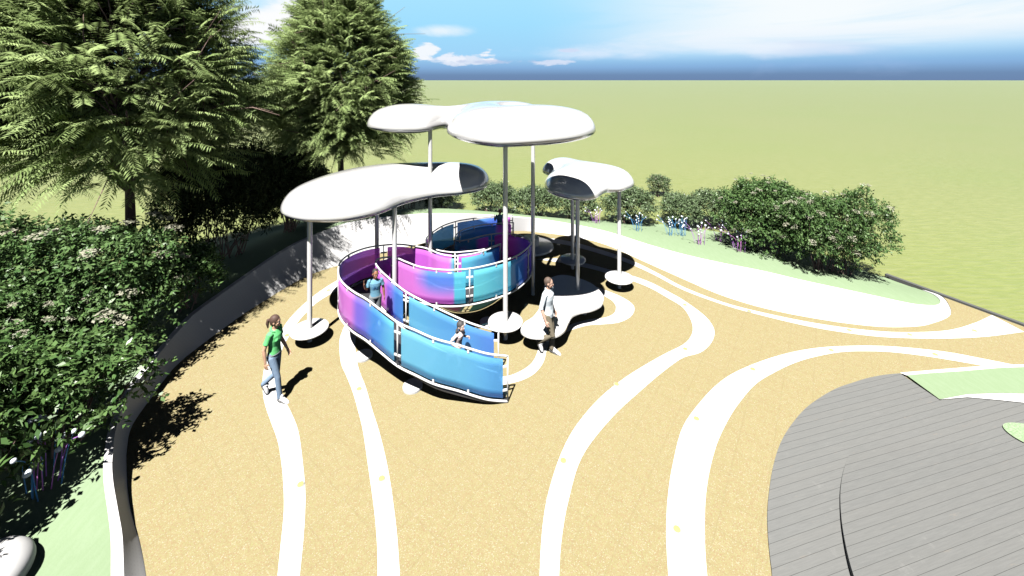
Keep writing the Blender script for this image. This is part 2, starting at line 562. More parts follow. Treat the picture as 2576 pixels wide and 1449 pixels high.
# base of the white wall, its top edge and the height there, outer foot of the bed (world)
WALL = [  # base px, top px, height, outer offset point (world)
    ((376, 1530), (316, 1530), .29, (-8.6, 3.0)),
    ((368, 1449), (312, 1449), .30, (-9.4, 3.6)),
    ((353, 1366), (308, 1349), .33, (-10.2, 4.2)),
    ((327, 1262), (297, 1283), .38, (-10.8, 5.0)),
    ((320, 1190), (284, 1205), .44, (-11.2, 5.6)),
    ((320, 1130), (283, 1148), .49, (-11.5, 6.2)),
    ((333, 1070), (294, 1070), .54, (-11.8, 7.0)),
    ((381, 1000), (322, 996), .58, (-12.0, 8.0)),
    ((443, 920), (385, 910), .60, (-12.0, 9.2)),
    ((517, 860), (466, 813), .63, (-12.0, 10.4)),
    ((560, 828), (507, 776), .66, (-12.0, 11.2)),
    ((613, 790), (567, 733), .71, (-12.0, 12.2)),
    ((665, 757), (640, 681), .77, (-11.8, 13.6)),
    ((720, 723), (700, 640), .88, (-11.4, 15.2)),
    ((783, 690), (767, 603), 1.0, (-10.6, 17.0)),
    ((859, 665), (858, 568), 1.1, (-9.2, 18.6)),
    ((915, 648), (905, 557), 1.1, (-7.6, 19.4)),
    ((1005, 625), (992, 545), 1.05, (-5.4, 19.8)),
    ((1095, 606), (1092, 539), .95, (-3.2, 19.9)),
    ((1190, 590), (1190, 540.5), .78, (-1.3, 19.5)),
    ((1295, 581), (1289, 546), .60, (.8, 18.9)),
    ((1358, 585), (1370, 554), .48, (2.8, 18.5)),
    ((1445, 596), (1452, 567), .40, (4.6, 18.3)),
    ((1525, 616), (1535, 585), .34, (6.0, 18.0)),
    ((1625, 660), (1635, 616), .30, (7.3, 17.6)),
    ((1717, 701), (1722, 640), .28, (8.5, 17.0)),
    ((1800, 737), (1815, 661), .27, (9.5, 16.3)),
    ((1884, 765), (1917, 681), .25, (10.4, 15.4)),
    ((1965, 785), (2015, 704), .24, (11.0, 14.6)),
    ((2050, 801), (2117, 726), .22, (11.5, 13.9)),
    ((2135, 814), (2210, 746), .20, (11.8, 13.4)),
    ((2217, 822), (2290, 763), .17, (12.0, 13.0)),
    ((2290, 822), (2335, 768), .14, (12.1, 12.75)),
    ((2340, 815), (2358, 767), .11, (12.15, 12.65)),
    ((2392, 790), (2367, 758), .09, (12.2, 12.55)),
    ((2372, 746), (2352, 742), .07, (12.22, 12.5)),
    ((2330, 730), (2322, 729), .05, (12.24, 12.47)),
]
BED = {}


def make_landform():
    base = [G(*b) for b, t, h, o in WALL]
    top = [G(t[0], t[1], h) for b, t, h, o in WALL]
    outer = [Vector((o[0], o[1], -.05)) for b, t, h, o in WALL]
    n = 6
    B, T, O = catmull(base, n), catmull(top, n), catmull(outer, n)
    k = len(B)
    hmax = len(WALL) * n
    # wall: base, curved face, top strip
    v, uv = [], []
    rows = 8
    s = 0.0
    for i in range(k):
        if i: s += (B[i] - B[i - 1]).length
        w = 0.13 if i < 20 * n else max(0.01, 0.13 * (1 - (i - 20 * n) / (4 * n)))
        out = (O[i] - T[i]); out.z = 0
        out = out.normalized() if out.length > 1e-4 else Vector((0, 1, 0))
        slope_k = 1.0
        ctrl = []
        for r in range(5):                      # concave sweep of the face
            t = r / 4
            q = B[i].lerp(T[i], t)
            zz = T[i].z * (t ** 1.25)
            ctrl.append(Vector((q.x, q.y, zz)))
        ctrl[0].z = -.02
        inner = T[i] + out * w
        ctrl.append(inner)
        ctrl.append(inner + Vector((0, 0, -.06)))
        for r, c in enumerate(ctrl):
            v.append(c); uv.append((s, [0, .25, .5, .75, 1, 1.1, 1.2][r] * max(.2, (T[i] - B[i]).length)))
    R = 7
    f = [(i * R + r, (i + 1) * R + r, (i + 1) * R + r + 1, i * R + r + 1) for i in range(k - 1) for r in range(R - 1)]
    me = mesh('curved_wall', v, f)
    ul = me.uv_layers.new(name='UVMap')
    for lp in me.loops: ul.data[lp.index].uv = uv[lp.vertex_index]
    bm = bmesh.new(); bm.from_mesh(me)
    bmesh.ops.recalc_face_normals(bm, faces=bm.faces)
    bm.to_mesh(me); bm.free()
    me.polygons.foreach_set('use_smooth', [True] * len(me.polygons))
    o = link('curved_wall', me, M['wall'])
    em = o.modifiers.new('edge', 'EDGE_SPLIT'); em.split_angle = math.radians(38)
    tag(o, 'long white sloped wall curving round the sand coloured plaza, flattening to a white bank', 'wall')
    # planted bed behind the wall
    v = []
    cols = 14
    for i in range(k):
        w = 0.13 if i < 20 * n else max(0.01, 0.13 * (1 - (i - 20 * n) / (4 * n)))
        out = (O[i] - T[i]); out.z = 0
        L = out.length
        out = out.normalized() if L > 1e-4 else Vector((0, 1, 0))
        a = T[i] + out * (w - .005)
        for c in range(cols):
            t = c / (cols - 1)
            p = a.lerp(O[i], t)
            hgt = (T[i].z - .02) * (1 - t * t * (3 - 2 * t)) + .10 * math.sin(math.pi * min(1, t * 1.15)) * min(1, L / 4) - .05 * t
            v.append(Vector((p.x, p.y, hgt)))
    f = [(i * cols + c, (i + 1) * cols + c, (i + 1) * cols + c + 1, i * cols + c + 1) for i in range(k - 1) for c in range(cols - 1)]
    me = mesh('planted_bank', v, f)
    bm = bmesh.new(); bm.from_mesh(me)
    for q in bm.faces:
        if q.normal.z < 0: q.normal_flip()
    bm.to_mesh(me); bm.free()
    o = link('planted_bank', me, M['bed'], smooth=True)
    tag(o, kind='structure')
    BED['tree'] = BVHTree.FromPolygons([p.to_tuple() for p in v], f)
    return B


def bed_z(x, y):
    h = BED['tree'].ray_cast(Vector((x, y, 10)), Vector((0, 0, -1)))
    return h[0].z if h[0] is not None else -.06


def make_ground():
    S = 6000
    me = mesh('grass_field', [(-S, -200, -.06), (S, -200, -.06), (S, S, -.06), (-S, S, -.06)], [(0, 1, 2, 3)])
    tag(link('grass_field', me, M['grass']), kind='structure')
    B = make_landform()
    # rubber plaza: under the wall all the way round, out to the kerb on the right
    k1, k2 = G(2296, 719), G(2576, 822)
    dirk = (k2 - k1).normalized()
    k3 = k2 + dirk * 9.5
    pts = [(p.x, p.y) for p in B[:-4]]
    pts += [(12.24, 12.44), (k1.x, k1.y), (k2.x, k2.y), (k3.x, k3.y), (k3.x, -1.0), (-4.6, -1.0)]
    poly_sheet('plaza', pts, 0.0, M['tan'])
    # grey kerb on the edge of the lawn
    side = Vector((dirk.y, -dirk.x, 0)) * -1
    mb = MB()
    a, b = k1 - dirk * .7, k3
    mid = (a + b) / 2 + side * .055
    mb.box((mid.x, mid.y, .0), ((b - a).length / 2, .055, .055), (dirk, side, Vector((0, 0, 1))))
    o = mb.build('kerb', M['kerb'], smooth=False)
    tag(o, 'straight grey stone kerb between the sand coloured paving and the open grass', 'kerb')

    z = .004
    W = M['band']
    ribbon('path_band', [(698, 1449), (705, 1380), (713, 1300), (714, 1250), (710, 1183), (700, 1116), (683, 1066), (668, 1023), (661, 985), (663, 935), (680, 880), (703.6, 839), (730, 800), (770.8, 759.5), (815, 726), (858.7, 699.7), (905, 676), (960, 655), (1020, 636)],
           [(754, 1449), (762, 1370), (767, 1300), (768, 1233), (760, 1149), (750, 1083), (733, 1039), (713, 999), (704, 960), (703.6, 914), (711.7, 873.5), (728, 845), (750, 810), (773, 784), (805, 756), (858.7, 725), (905, 700), (960, 677), (1025, 655)], z, W)
    ribbon('path_band', [(950, 1460), (949, 1380), (942, 1290), (927, 1180), (913, 1085), (900.6, 1033), (887, 986), (872, 947.7), (858, 915), (853.8, 876), (855, 852), (861, 833.6), (868, 818), (880, 800), (900, 780)],
           [(1006, 1460), (1003, 1400), (995, 1310), (977, 1185), (955, 1090), (937, 1033), (920, 974), (907.8, 943.6), (899.6, 917), (894.5, 884.6), (893.5, 864), (897, 845), (905, 825), (915, 808), (935, 790)], z, W)
    ribbon('path_band', [(1240, 972), (1279, 966), (1314, 956.7), (1342, 942), (1360, 923), (1369.7, 905), (1376, 880), (1392, 856), (1425, 836), (1475, 819.7), (1525, 815.7), (1558.7, 811), (1585, 798), (1596, 779.7), (1588.7, 763), (1558.7, 744.7), (1530, 733), (1500, 722), (1450, 708), (1400, 700)],
           [(1240, 950), (1279, 945.6), (1305, 936), (1329, 921.5), (1343.7, 905), (1352, 886), (1360, 860), (1382, 838), (1420, 822), (1475, 804.7), (1522, 799), (1545, 788), (1549.7, 773), (1546, 764), (1538.7, 756), (1520, 745), (1495, 735), (1465, 724), (1425, 714), (1390, 708)], z, W)
    ribbon('path_band', [(1357, 1460), (1361, 1370), (1368, 1300), (1382, 1230), (1412, 1140), (1450, 1070), (1510, 1000), (1580, 945), (1660, 897), (1700, 877), (1717, 868), (1734, 853), (1743, 829.7), (1737, 803), (1717, 773), (1680, 750), (1640, 727), (1597, 709), (1542, 692), (1480, 675), (1409, 661), (1350, 652)],
           [(1406, 1460), (1410, 1385), (1418, 1320), (1430, 1260), (1455, 1170), (1490, 1110), (1550, 1040), (1610, 985), (1665, 938), (1717, 901), (1760.6, 888), (1787, 866), (1797.6, 839.7), (1790.6, 816), (1767, 789.7), (1717, 753.7), (1680, 733), (1640, 712), (1597, 696), (1542, 681), (1480, 664), (1409, 650)], z, W)
    ribbon('path_band', [(1330, 594), (1390, 600), (1450, 611), (1530, 634), (1592, 657), (1650, 685), (1717, 721), (1817, 759.7), (1917, 786), (2050.6, 813), (2184, 831), (2284, 836), (2384, 831), (2450.6, 813), (2495, 793)],
           [(1330, 604), (1390, 611), (1450, 622), (1530, 645), (1592, 667), (1650, 694), (1717, 729), (1817, 766), (1917, 794), (2050.6, 824.7), (2184, 844.7), (2284, 851), (2384, 852), (2484, 847), (2577, 835)], z, W)
    ribbon('path_band', [(1682, 1460), (1677, 1380), (1676, 1320), (1680, 1250), (1692, 1170), (1717, 1076), (1760.6, 1012.7), (1805.6, 966), (1850.6, 936), (1917, 908), (1984, 888), (2050.6, 876), (2117, 871), (2200.6, 870), (2284, 874.7), (2384, 886), (2484, 904.7), (2570, 922)],
           [(1780, 1460), (1774, 1382.7), (1773, 1316), (1775.6, 1249), (1785.6, 1182.7), (1804, 1116), (1830.6, 1059), (1860.6, 1012.7), (1902, 966), (1950.6, 936), (2000.6, 913), (2050.6, 898), (2117, 886), (2184, 884), (2250.6, 887), (2350.6, 899.7), (2487, 923), (2560, 936)], z, W)
    z = .008
    # timber deck in two levels, lawn patches
    dk = catmull([G(*p) for p in [(1942, 1500), (1942, 1449), (1937, 1406), (1932, 1349), (1930.6, 1299), (1934, 1249), (1944, 1182.7), (1960.6, 1126), (1984, 1082.7), (2017, 1041), (2050.6, 1012.7), (2100.6, 982.7), (2147, 966), (2184, 954.7), (2224, 947), (2264, 943)]], 8)
    dp = [(p.x, p.y) for p in dk]
    e = [G(2364, 1011), G(2434, 1005), G(2517, 1012.7), G(2576, 1019), G(2800, 1060)]
    dp = [(dk[0].x, dk[0].y)] + dp + [(p.x, p.y) for p in e] + [(11.5, 4.0), (11.5, 1.0), (2.9, 1.0)]
    P = [Vector((p[0], p[1], .035)) for p in dp]
    tess = [tuple(t) for t in tessellate_polygon([P])]
    m = len(P)
    me = mesh('deck', P + [Vector((p.x, p.y, -.01)) for p in P], tess + [(i, (i + 1) % m, m + (i + 1) % m, m + i) for i in range(m)])
    bm = bmesh.new(); bm.from_mesh(me); bmesh.ops.recalc_face_normals(bm, faces=bm.faces)
    for q in bm.faces:
        if abs(q.normal.z) > .5 and q.normal.z < 0: q.normal_flip()
    bm.to_mesh(me); bm.free()
    tag(link('deck', me, M['deck']), kind='structure')
    # the raised tier: a ramped sheet with a riser that dies out towards the back
    st = resample(catmull([G(*p) for p in [(2152, 1120), (2139, 1146), (2124, 1186), (2115.6, 1232.7), (2114, 1272.7), (2117, 1326), (2125.6, 1386), (2139, 1449), (2160, 1520)]], 8), 40)
    v, f = [], []
    for i, p in enumerate(st):
        h = .037 + .13 * (i / 39) ** 1.25
        v += [Vector((p.x, p.y, .036)), Vector((p.x, p.y, h)), Vector((11.2, p.y + (p.y - st[0].y) * .05, h + .002))]
    for i in range(39):
        f += [(3 * i, 3 * i + 1, 3 * i + 4, 3 * i + 3), (3 * i + 1, 3 * i + 2, 3 * i + 5, 3 * i + 4)]
    me = mesh('deck_tier', v, f)
    tag(link('deck_tier', me, M['deck']), kind='structure')
    lw = [G(*p) for p in [(2281, 950), (2340, 944.5), (2417, 939.7), (2517, 931), (2576, 929), (2750, 925)]] + [G(*p) for p in [(2750, 1000), (2650, 999), (2576, 996.7), (2517, 995), (2434, 997.7), (2380, 1008), (2364, 1011)]]
    poly_sheet('lawn', [(p.x, p.y) for p in lw], .052, M['bed'])
    poly_sheet('lawn_edging', [(p.x, p.y) for p in [G(*q) for q in [(2264, 943), (2384, 933), (2487, 924.7), (2576, 922), (2750, 918), (2750, 925), (2576, 929), (2517, 931), (2417, 939.7), (2281, 950)]]], .048, W)
    poly_sheet('lawn_edging', [(p.x, p.y) for p in [G(*q) for q in [(2364, 1011), (2380, 1008), (2434, 997.7), (2517, 995), (2576, 996.7), (2700, 1001), (2700, 1035), (2576, 1019), (2517, 1012.7), (2434, 1005)]]], .048, W)
    c = G(2597, 1103)
    poly = [(c.x + .42 * math.cos(t) + .05 * math.cos(2 * t), c.y + .26 * math.sin(t)) for t in np.linspace(0, 2 * math.pi, 40)[:-1]]
    po = poly_sheet('lawn', poly, .062, M['bed2'])
    # small white stepping pads
    def pad(x, y, r, label):
        p = G(x, y)
        mb = MB(); mb.lathe([(r * .2, -.01), (r, -.01), (r, .035), (r * .97, .05), (r * .2, .052)], 36, (0, 0, 0))
        o = mb.build('stepping_pad', M['stone'], smooth=False)
        o.location = (p.x, p.y, 0)
        tag(o, label, 'stepping pad', 'white round pads under the ramp')
    pad(914, 897, .20, 'round white stepping pad half out of the ramp shadow beside the second white band')
    pad(1038, 974, .20, 'round white stepping pad at the shadow edge below the blue front glass')
    pad(1226, 812, .20, 'round white stepping pad beside the round seat near the ramp end')


LIGHTS = [
    (756, 1221, "on the woman's white band, nearest the camera"), (721, 845, "on the white band behind the woman in green"),
    (826, 731, "on the white band beside the dappled wall"), (960, 1206, "on the second white band, nearest the camera"),
    (903, 980, 'on the second white band next to the blue ramp'), (1417, 1161, 'on the long curved band in front of the man'),
    (1551, 968, "on the long band halfway to its hairpin bend"), (1724, 879, "on the near side of the hairpin bend"),
    (1723, 768, "on the far side of the hairpin bend"), (1703, 1334, 'on the widest white band, nearest the camera'),
    (1752, 1055, "on the widest band where it starts turning"), (1894, 930, 'on the widest band past its turn'),
    (2091, 882, "at the crest of the widest band"), (2353, 893, "on the widest band near the lawn"),
    (1885, 784, "on the thin band nearest the outer round seat"), (2137, 832, "halfway along the thin band under the bank"),
    (2289, 843, "on the thin band where it widens"), (2452, 833, 'on the broad end of the thin band by the kerb'),
    (1405, 616, "farther one inside the canopy shadow"), (1549, 649, "nearer one inside the canopy shadow"),
]


def make_ground_lights():
    mb = MB(); mb.lathe([(.03, .0), (.056, .0), (.056, .010), (.047, .013), (.047, .0125), (.03, .012)], 24)
    rim = mb.mesh('rim'); rim.materials.append(M['rim'])
    mb = MB(); mb.lathe([(.01, .010), (.046, .012), (.043, .018), (.02, .021)], 24)
    lens = mb.mesh('lens'); lens.materials.append(M['lens'])
    for x, y, where in LIGHTS:
        p = G(x, y)
        t = empty('ground_light', (p.x, p.y, .005), 0, 'round yellow ground light ' + where, 'ground light', 'round lights set in the white bands')
        link('rim', rim, None, t); link('lens', lens, None, t)


# ------------------------------------------------------------------ canopies
def blob_shell(poly, rim, ht, hb, dtop, dbot, tilt=0.0):
    """cushion over a smooth outline: domed top, shallow belly"""
    B = [Vector((p.x, p.y)) for p in resample(catmull([(*p, 0) for p in poly] , 14, True) + [Vector((*poly[0], 0))], 221)[:-1]]
    Bn = np.array([(p.x, p.y) for p in B])
    seg = np.linalg.norm(Bn - np.roll(Bn, 1, 0), axis=1)
    # dense boundary for the distance integral
    D = np.concatenate([Bn + (np.roll(Bn, -1, 0) - Bn) * t for t in np.linspace(0, 1, 5)[:-1]])
    w = np.tile(seg / 4, 4)
    def phi(P):
        d2 = ((P[:, None, :] - D[None]) ** 2).sum(2)
        return ((2 / math.pi) * (w[None] / np.maximum(d2, 1e-8) ** 2).sum(1)) ** (-1 / 3)
    tang = np.roll(Bn, -1, 0) - np.roll(Bn, 1, 0)
    nrm = np.stack([-tang[:, 1], tang[:, 0]], 1); nrm /= np.linalg.norm(nrm, axis=1)[:, None]
    area = 0.5 * np.sum(Bn[:, 0] * np.roll(Bn[:, 1], -1) - np.roll(Bn[:, 0], -1) * Bn[:, 1])
    if area < 0: nrm = -nrm
    pts = [Bn]
    for off in (.012, .035, .07, .12, .19):
        q = Bn + nrm * off
        dd = np.sqrt(((q[:, None] - Bn[None]) ** 2).sum(2)).min(1)
        pts.append(q[dd > off * .93])
    lo, hi = Bn.min(0), Bn.max(0)
    gx, gy = np.meshgrid(np.arange(lo[0], hi[0], .13), np.arange(lo[1], hi[1], .13))
    g = np.stack([gx.ravel(), gy.ravel()], 1)
    # point in polygon
    ins = np.zeros(len(g), bool)
    j = len(Bn) - 1
    for i in range(len(Bn)):
        a, b = Bn[i], Bn[j]
        c = ((a[1] > g[:, 1]) != (b[1] > g[:, 1]))
        with np.errstate(divide='ignore', invalid='ignore'):
            c &= g[:, 0] < (b[0] - a[0]) * (g[:, 1] - a[1]) / (b[1] - a[1]) + a[0]
        ins ^= c
        j = i
    g = g[ins]
    dd = np.sqrt(((g[:, None] - Bn[None]) ** 2).sum(2)).min(1)
    pts.append(g[dd > .26])
    P = np.concatenate(pts)
    nb = len(Bn)
    res = delaunay_2d_cdt([Vector(p) for p in P], [], [list(range(nb))] if area > 0 else [list(range(nb))[::-1]], 1, 1e-5)
    V = np.array([(p.x, p.y) for p in res[0]]); Fc = res[2]
    ph = phi(V)
    dmin = np.sqrt(((V[:, None] - Bn[None]) ** 2).sum(2)).min(1)
    onb = dmin < 1e-4
    ph[onb] = 0
    def prof(D0):
        t = np.minimum(ph / D0, 1.0)
        return np.sqrt(np.maximum(0, 1 - (1 - t) ** 2)) 
    zt = rim + ht * (0.32 * prof(.30) + 0.68 * (1 - np.exp(-(ph / dtop) * 1.5)) / (1 - math.exp(-1.5)))
    zb = rim - hb * (0.75 * prof(dbot) + .25 * prof(1.0))
    lift = tilt * np.clip(V[:, 0] + .3, 0, 9)
    zt += lift; zb += lift
    n = len(V)
    v = [(V[i, 0], V[i, 1], zt[i]) for i in range(n)] + [(V[i, 0], V[i, 1], zb[i]) for i in range(n)]
    remap = {i + n: i for i in range(n) if onb[i]}
    f = []
    for q in Fc:
        a = sum(V[q[i], 0] * V[q[(i + 1) % 3], 1] - V[q[(i + 1) % 3], 0] * V[q[i], 1] for i in range(3))
        q = q if a > 0 else q[::-1]
        f.append(tuple(q))
        r = [remap.get(i + n, i + n) for i in q][::-1]
        if len(set(r) & set(q)) < 3: f.append(tuple(r))
    me = mesh('roof', v, f)
    bm = bmesh.new(); bm.from_mesh(me)
    bmesh.ops.delete(bm, geom=[x for x in bm.verts if not x.link_faces], context='VERTS')
    bm.to_mesh(me); bm.free()
    return me


def seat_disc(r, h, th=.05):
    mb = MB()
    mb.lathe([(.05, h - th), (r - .03, h - th), (r - .006, h - th + .012), (r, h - th / 2), (r - .006, h - .006), (r - .02, h), (.05, h + .001)], 64)
    return mb


CAN_A = [(-5.85, 10.45), (-5.55, 9.75), (-4.85, 9.32), (-4.1, 9.28), (-3.55, 9.5), (-3.12, 9.95), (-2.75, 10.7), (-2.1, 11.3), (-1.4, 11.55), (-.85, 12.0), (-.68, 12.7), (-.95, 13.35), (-1.6, 13.55), (-2.4, 13.45), (-3.2, 13.35), (-4.0, 13.15), (-4.8, 12.75), (-5.35, 12.1), (-5.72, 11.3)]
CAN_B = [(-4.47, 12.6), (-4.22, 11.95), (-3.6, 11.45), (-2.9, 11.3), (-2.36, 11.5), (-1.95, 12.45), (-1.80, 11.75), (-1.72, 10.7), (-1.28, 9.75), (-.7, 9.12), (.0, 8.80), (.75, 8.70), (1.4, 8.82), (1.85, 9.2), (1.98, 9.7), (1.78, 10.2), (1.42, 10.6), (1.05, 10.98), (.7, 11.18), (.4, 11.25), (.25, 11.5), (.4, 11.8), (.8, 11.92), (1.08, 12.35), (1.05, 13.0), (.5, 13.8), (-.35, 14.1), (-1.2, 13.75), (-2.4, 13.4), (-3.5, 13.35), (-4.25, 13.1)]
CAN_C = [(.98, 12.3), (1.1, 11.4), (1.75, 10.85), (2.3, 11.0), (2.75, 11.6), (3.25, 11.75), (3.7, 12.25), (3.72, 12.95), (3.2, 13.45), (2.75, 13.75), (2.4, 14.4), (1.9, 14.75), (1.35, 14.65), (1.05, 14.1), (1.2, 13.6), (1.3, 13.2)]


def make_canopies():
    def canopy(label, poly, rim, ht, poles, seats, ztop, dt=1.25, tilt=0.0):
        t = empty('shade_canopy', (poles[0][0], poles[0][1], 0), 0, label, 'canopy', 'white cloud shaped canopies')
        me = blob_shell(poly, rim, ht, .20, dt, .55, tilt)
        off = Vector((poles[0][0], poles[0][1], 0))
        me.transform(Matrix.Translation(-off))
        link('roof', me, M['canopy'], t, True)
        for (x, y, z0, zt) in poles:
            mb = MB(); mb.tube([(x - off.x, y - off.y, z0 - .01), (x - off.x, y - off.y, zt)], .058, 28)
            o = mb.build('pole', M['white'], t)
            o.modifiers.new('e', 'EDGE_SPLIT').split_angle = math.radians(40)
        for (x, y, r, h) in seats:
            mb = seat_disc(r, h)
            o = mb.build('seat', M['white'], t)
            o.location = (x - off.x, y - off.y, 0)
            o.modifiers.new('e', 'EDGE_SPLIT').split_angle = math.radians(50)
        return t
    canopy('low wide white canopy near the trees, over the pink curve of the ramp', CAN_A, 3.12, .74,
           [(-4.88, 9.78, 0, 3.05), (-4.0, 12.0, 0, 3.05), (-3.0, 10.36, 0, 3.05)], [(-4.88, 9.78, .425, .32)], 3.0)
    tb = canopy('tallest and largest white canopy, two lobes high over the glass ramp', CAN_B, 4.93, .80,
           [(-.16, 9.87, 0, 4.8), (.615, 11.9, 0, 4.98), (-2.36, 11.7, 0, 4.85)], [(-.16, 9.87, .425, .44)], 4.7, 1.3, .085)
    canopy('smallest white canopy with three lobes, standing over the white bench platform', CAN_C, 3.15, .62,
           [(3.25, 12.29, 0, 3.08), (1.84, 11.38, .4, 3.05), (2.02, 13.53, 0, 3.05)], [(3.25, 12.29, .425, .33), (2.02, 13.53, .43, .33)], 3.0, 1.1)
    # blob shaped bench platform
    top = [G(*p, .42) for p in [(1310, 832), (1318, 812), (1340, 797), (1358, 772), (1366, 742), (1374, 706), (1410, 691), (1450, 697), (1488, 712), (1508, 729), (1519, 746), (1513, 766), (1492, 778), (1460, 785), (1440, 794), (1429, 812), (1420, 831), (1397, 845), (1360, 849), (1328, 845)]]
    B = resample(catmull(top, 10, True) + [top[0]], 140)[:-1]
    c = sum(B, Vector()) / len(B)
    def ringv(k, z): return [Vector((c.x + (p.x - c.x) * k, c.y + (p.y - c.y) * k, z)) - Vector((c.x, c.y, 0)) for p in B]
    t = empty('bench_platform', (c.x, c.y, 0), 0, 'low white kidney shaped bench platform beside the walking man', 'bench')
    m = len(B)
    rings = [ringv(.985, .36), ringv(1.0, .37), ringv(1.0, .41), ringv(.99, .42)]
    v = [q for r in rings for q in r]
    f = [(i * m + j, i * m + (j + 1) % m, (i + 1) * m + (j + 1) % m, (i + 1) * m + j) for i in range(3) for j in range(m)]
    tt = [tuple(x) for x in tessellate_polygon([rings[3]])]
    f += [tuple(3 * m + i for i in x) for x in tt] + [x[::-1] for x in tt]
    me = mesh('bench_top', v, f)
    bm = bmesh.new(); bm.from_mesh(me); bmesh.ops.recalc_face_normals(bm, faces=bm.faces); bm.to_mesh(me); bm.free()
    link('bench_top', me, M['white'], t)
    for px, py in ((1345, 800), (1445, 735), (1375, 815), (1470, 750)):
        q = G(px, py, .42) - Vector((c.x, c.y, 0))
        mb = MB(); mb.tube([(q.x, q.y, -.005), (q.x, q.y, .365)], .06, 20); mb.build('leg', M['white'], t)
    # low round turntable in the shade at the back
    t = empty('round_platform', (.72, 15.3, 0), 0, 'low round white platform with a short drum on it, shaded behind the ramp', 'platform')
    mb = MB(); mb.lathe([(.1, -.005), (.84, -.005), (.85, .02), (.83, .07), (.3, .10), (.1, .101)], 64); mb.build('base_disc', M['white'], t, False)
    mb = MB(); mb.lathe([(.1, .09), (.3, .09), (.31, .10), (.31, .36), (.29, .38), (.1, .381)], 48); mb.build('drum', M['white'], t, False)


# ------------------------------------------------------------------ glass ramp
OUT = [(-.085, 7.92, .0), (-.50, 7.82, .12), (-1.05, 7.84, .27), (-1.50, 7.86, .38), (-1.90, 7.99, .46), (-2.30, 8.17, .51), (-2.72, 8.40, .63), (-3.10, 8.63, .73),
       (-3.46, 8.84, .78), (-3.82, 9.17, .80), (-4.10, 9.58, .80)]


def RP(x, y, e):
    p = G(x, y, e + .905)
    return (p.x, p.y, e)


OUT += [RP(*q) for q in [(856, 660, .8), (883, 638, .8), (931, 621.4, .8), (997.5, 614.6, .8), (1038, 618.5, .8), (1072, 624.5, .8), (1105, 638, .8), (1134, 643.8, .8), (1163, 642.8, .8), (1192, 638, .8), (1221.5, 630, .77),
       (1241, 622, .74), (1259, 614, .70), (1240, 619.5, .62), (1213.7, 628, .55), (1173, 632.7, .50), (1143.7, 635, .46), (1114.5, 632, .43), (1095, 627, .41), (1077.6, 618.5, .38),
       (1071.8, 607, .35), (1074.5, 597, .32), (1089, 583.5, .28), (1114.5, 568, .23), (1143.7, 558, .18), (1171, 552.4, .14), (1241, 543.5, .06), (1289.6, 541.7, .01)]]
INN = [(-.29, 8.66, .02), (-.85, 8.70, .16), (-1.38, 8.84, .3), (-1.95, 9.05, .44), (-2.45, 9.30, .55), (-2.87, 9.62, .65), (-3.22, 9.92, .74), (-3.43, 10.20, .79), (-3.42, 10.42, .8)]
INN += [RP(*q) for q in [(975, 647, .8), (1000, 650, .8), (1022, 659, .8), (1060, 672, .8), (1120, 679, .8), (1180, 676, .8), (1240, 664, .8), (1290, 648, .78), (1320, 630, .74), (1336, 612, .70), (1329, 600, .65), (1300, 590, .60), (1260, 587, .55),
       (1220, 592, .50), (1180, 602, .46), (1152, 606, .42), (1144.5, 597, .38), (1160, 580, .30), (1200, 568, .20), (1250, 562, .10), (1292, 560, .02)]]
RAIL_H = .885


def srgb(c): return tuple(min(.95, q * 1.22 + .07) for q in srgb0(c))


def srgb0(c): return tuple(((v / 255 + .055) / 1.055) ** 2.4 if v > 10 else v / 255 / 12.92 for v in c)


BLUE, SKY, CYAN, TEAL = (52, 142, 236), (96, 190, 255), (88, 200, 245), (70, 150, 190)
PINK, PURP, VIOL, DEEP = (228, 130, 246), (208, 104, 226), (140, 104, 232), (120, 72, 214)


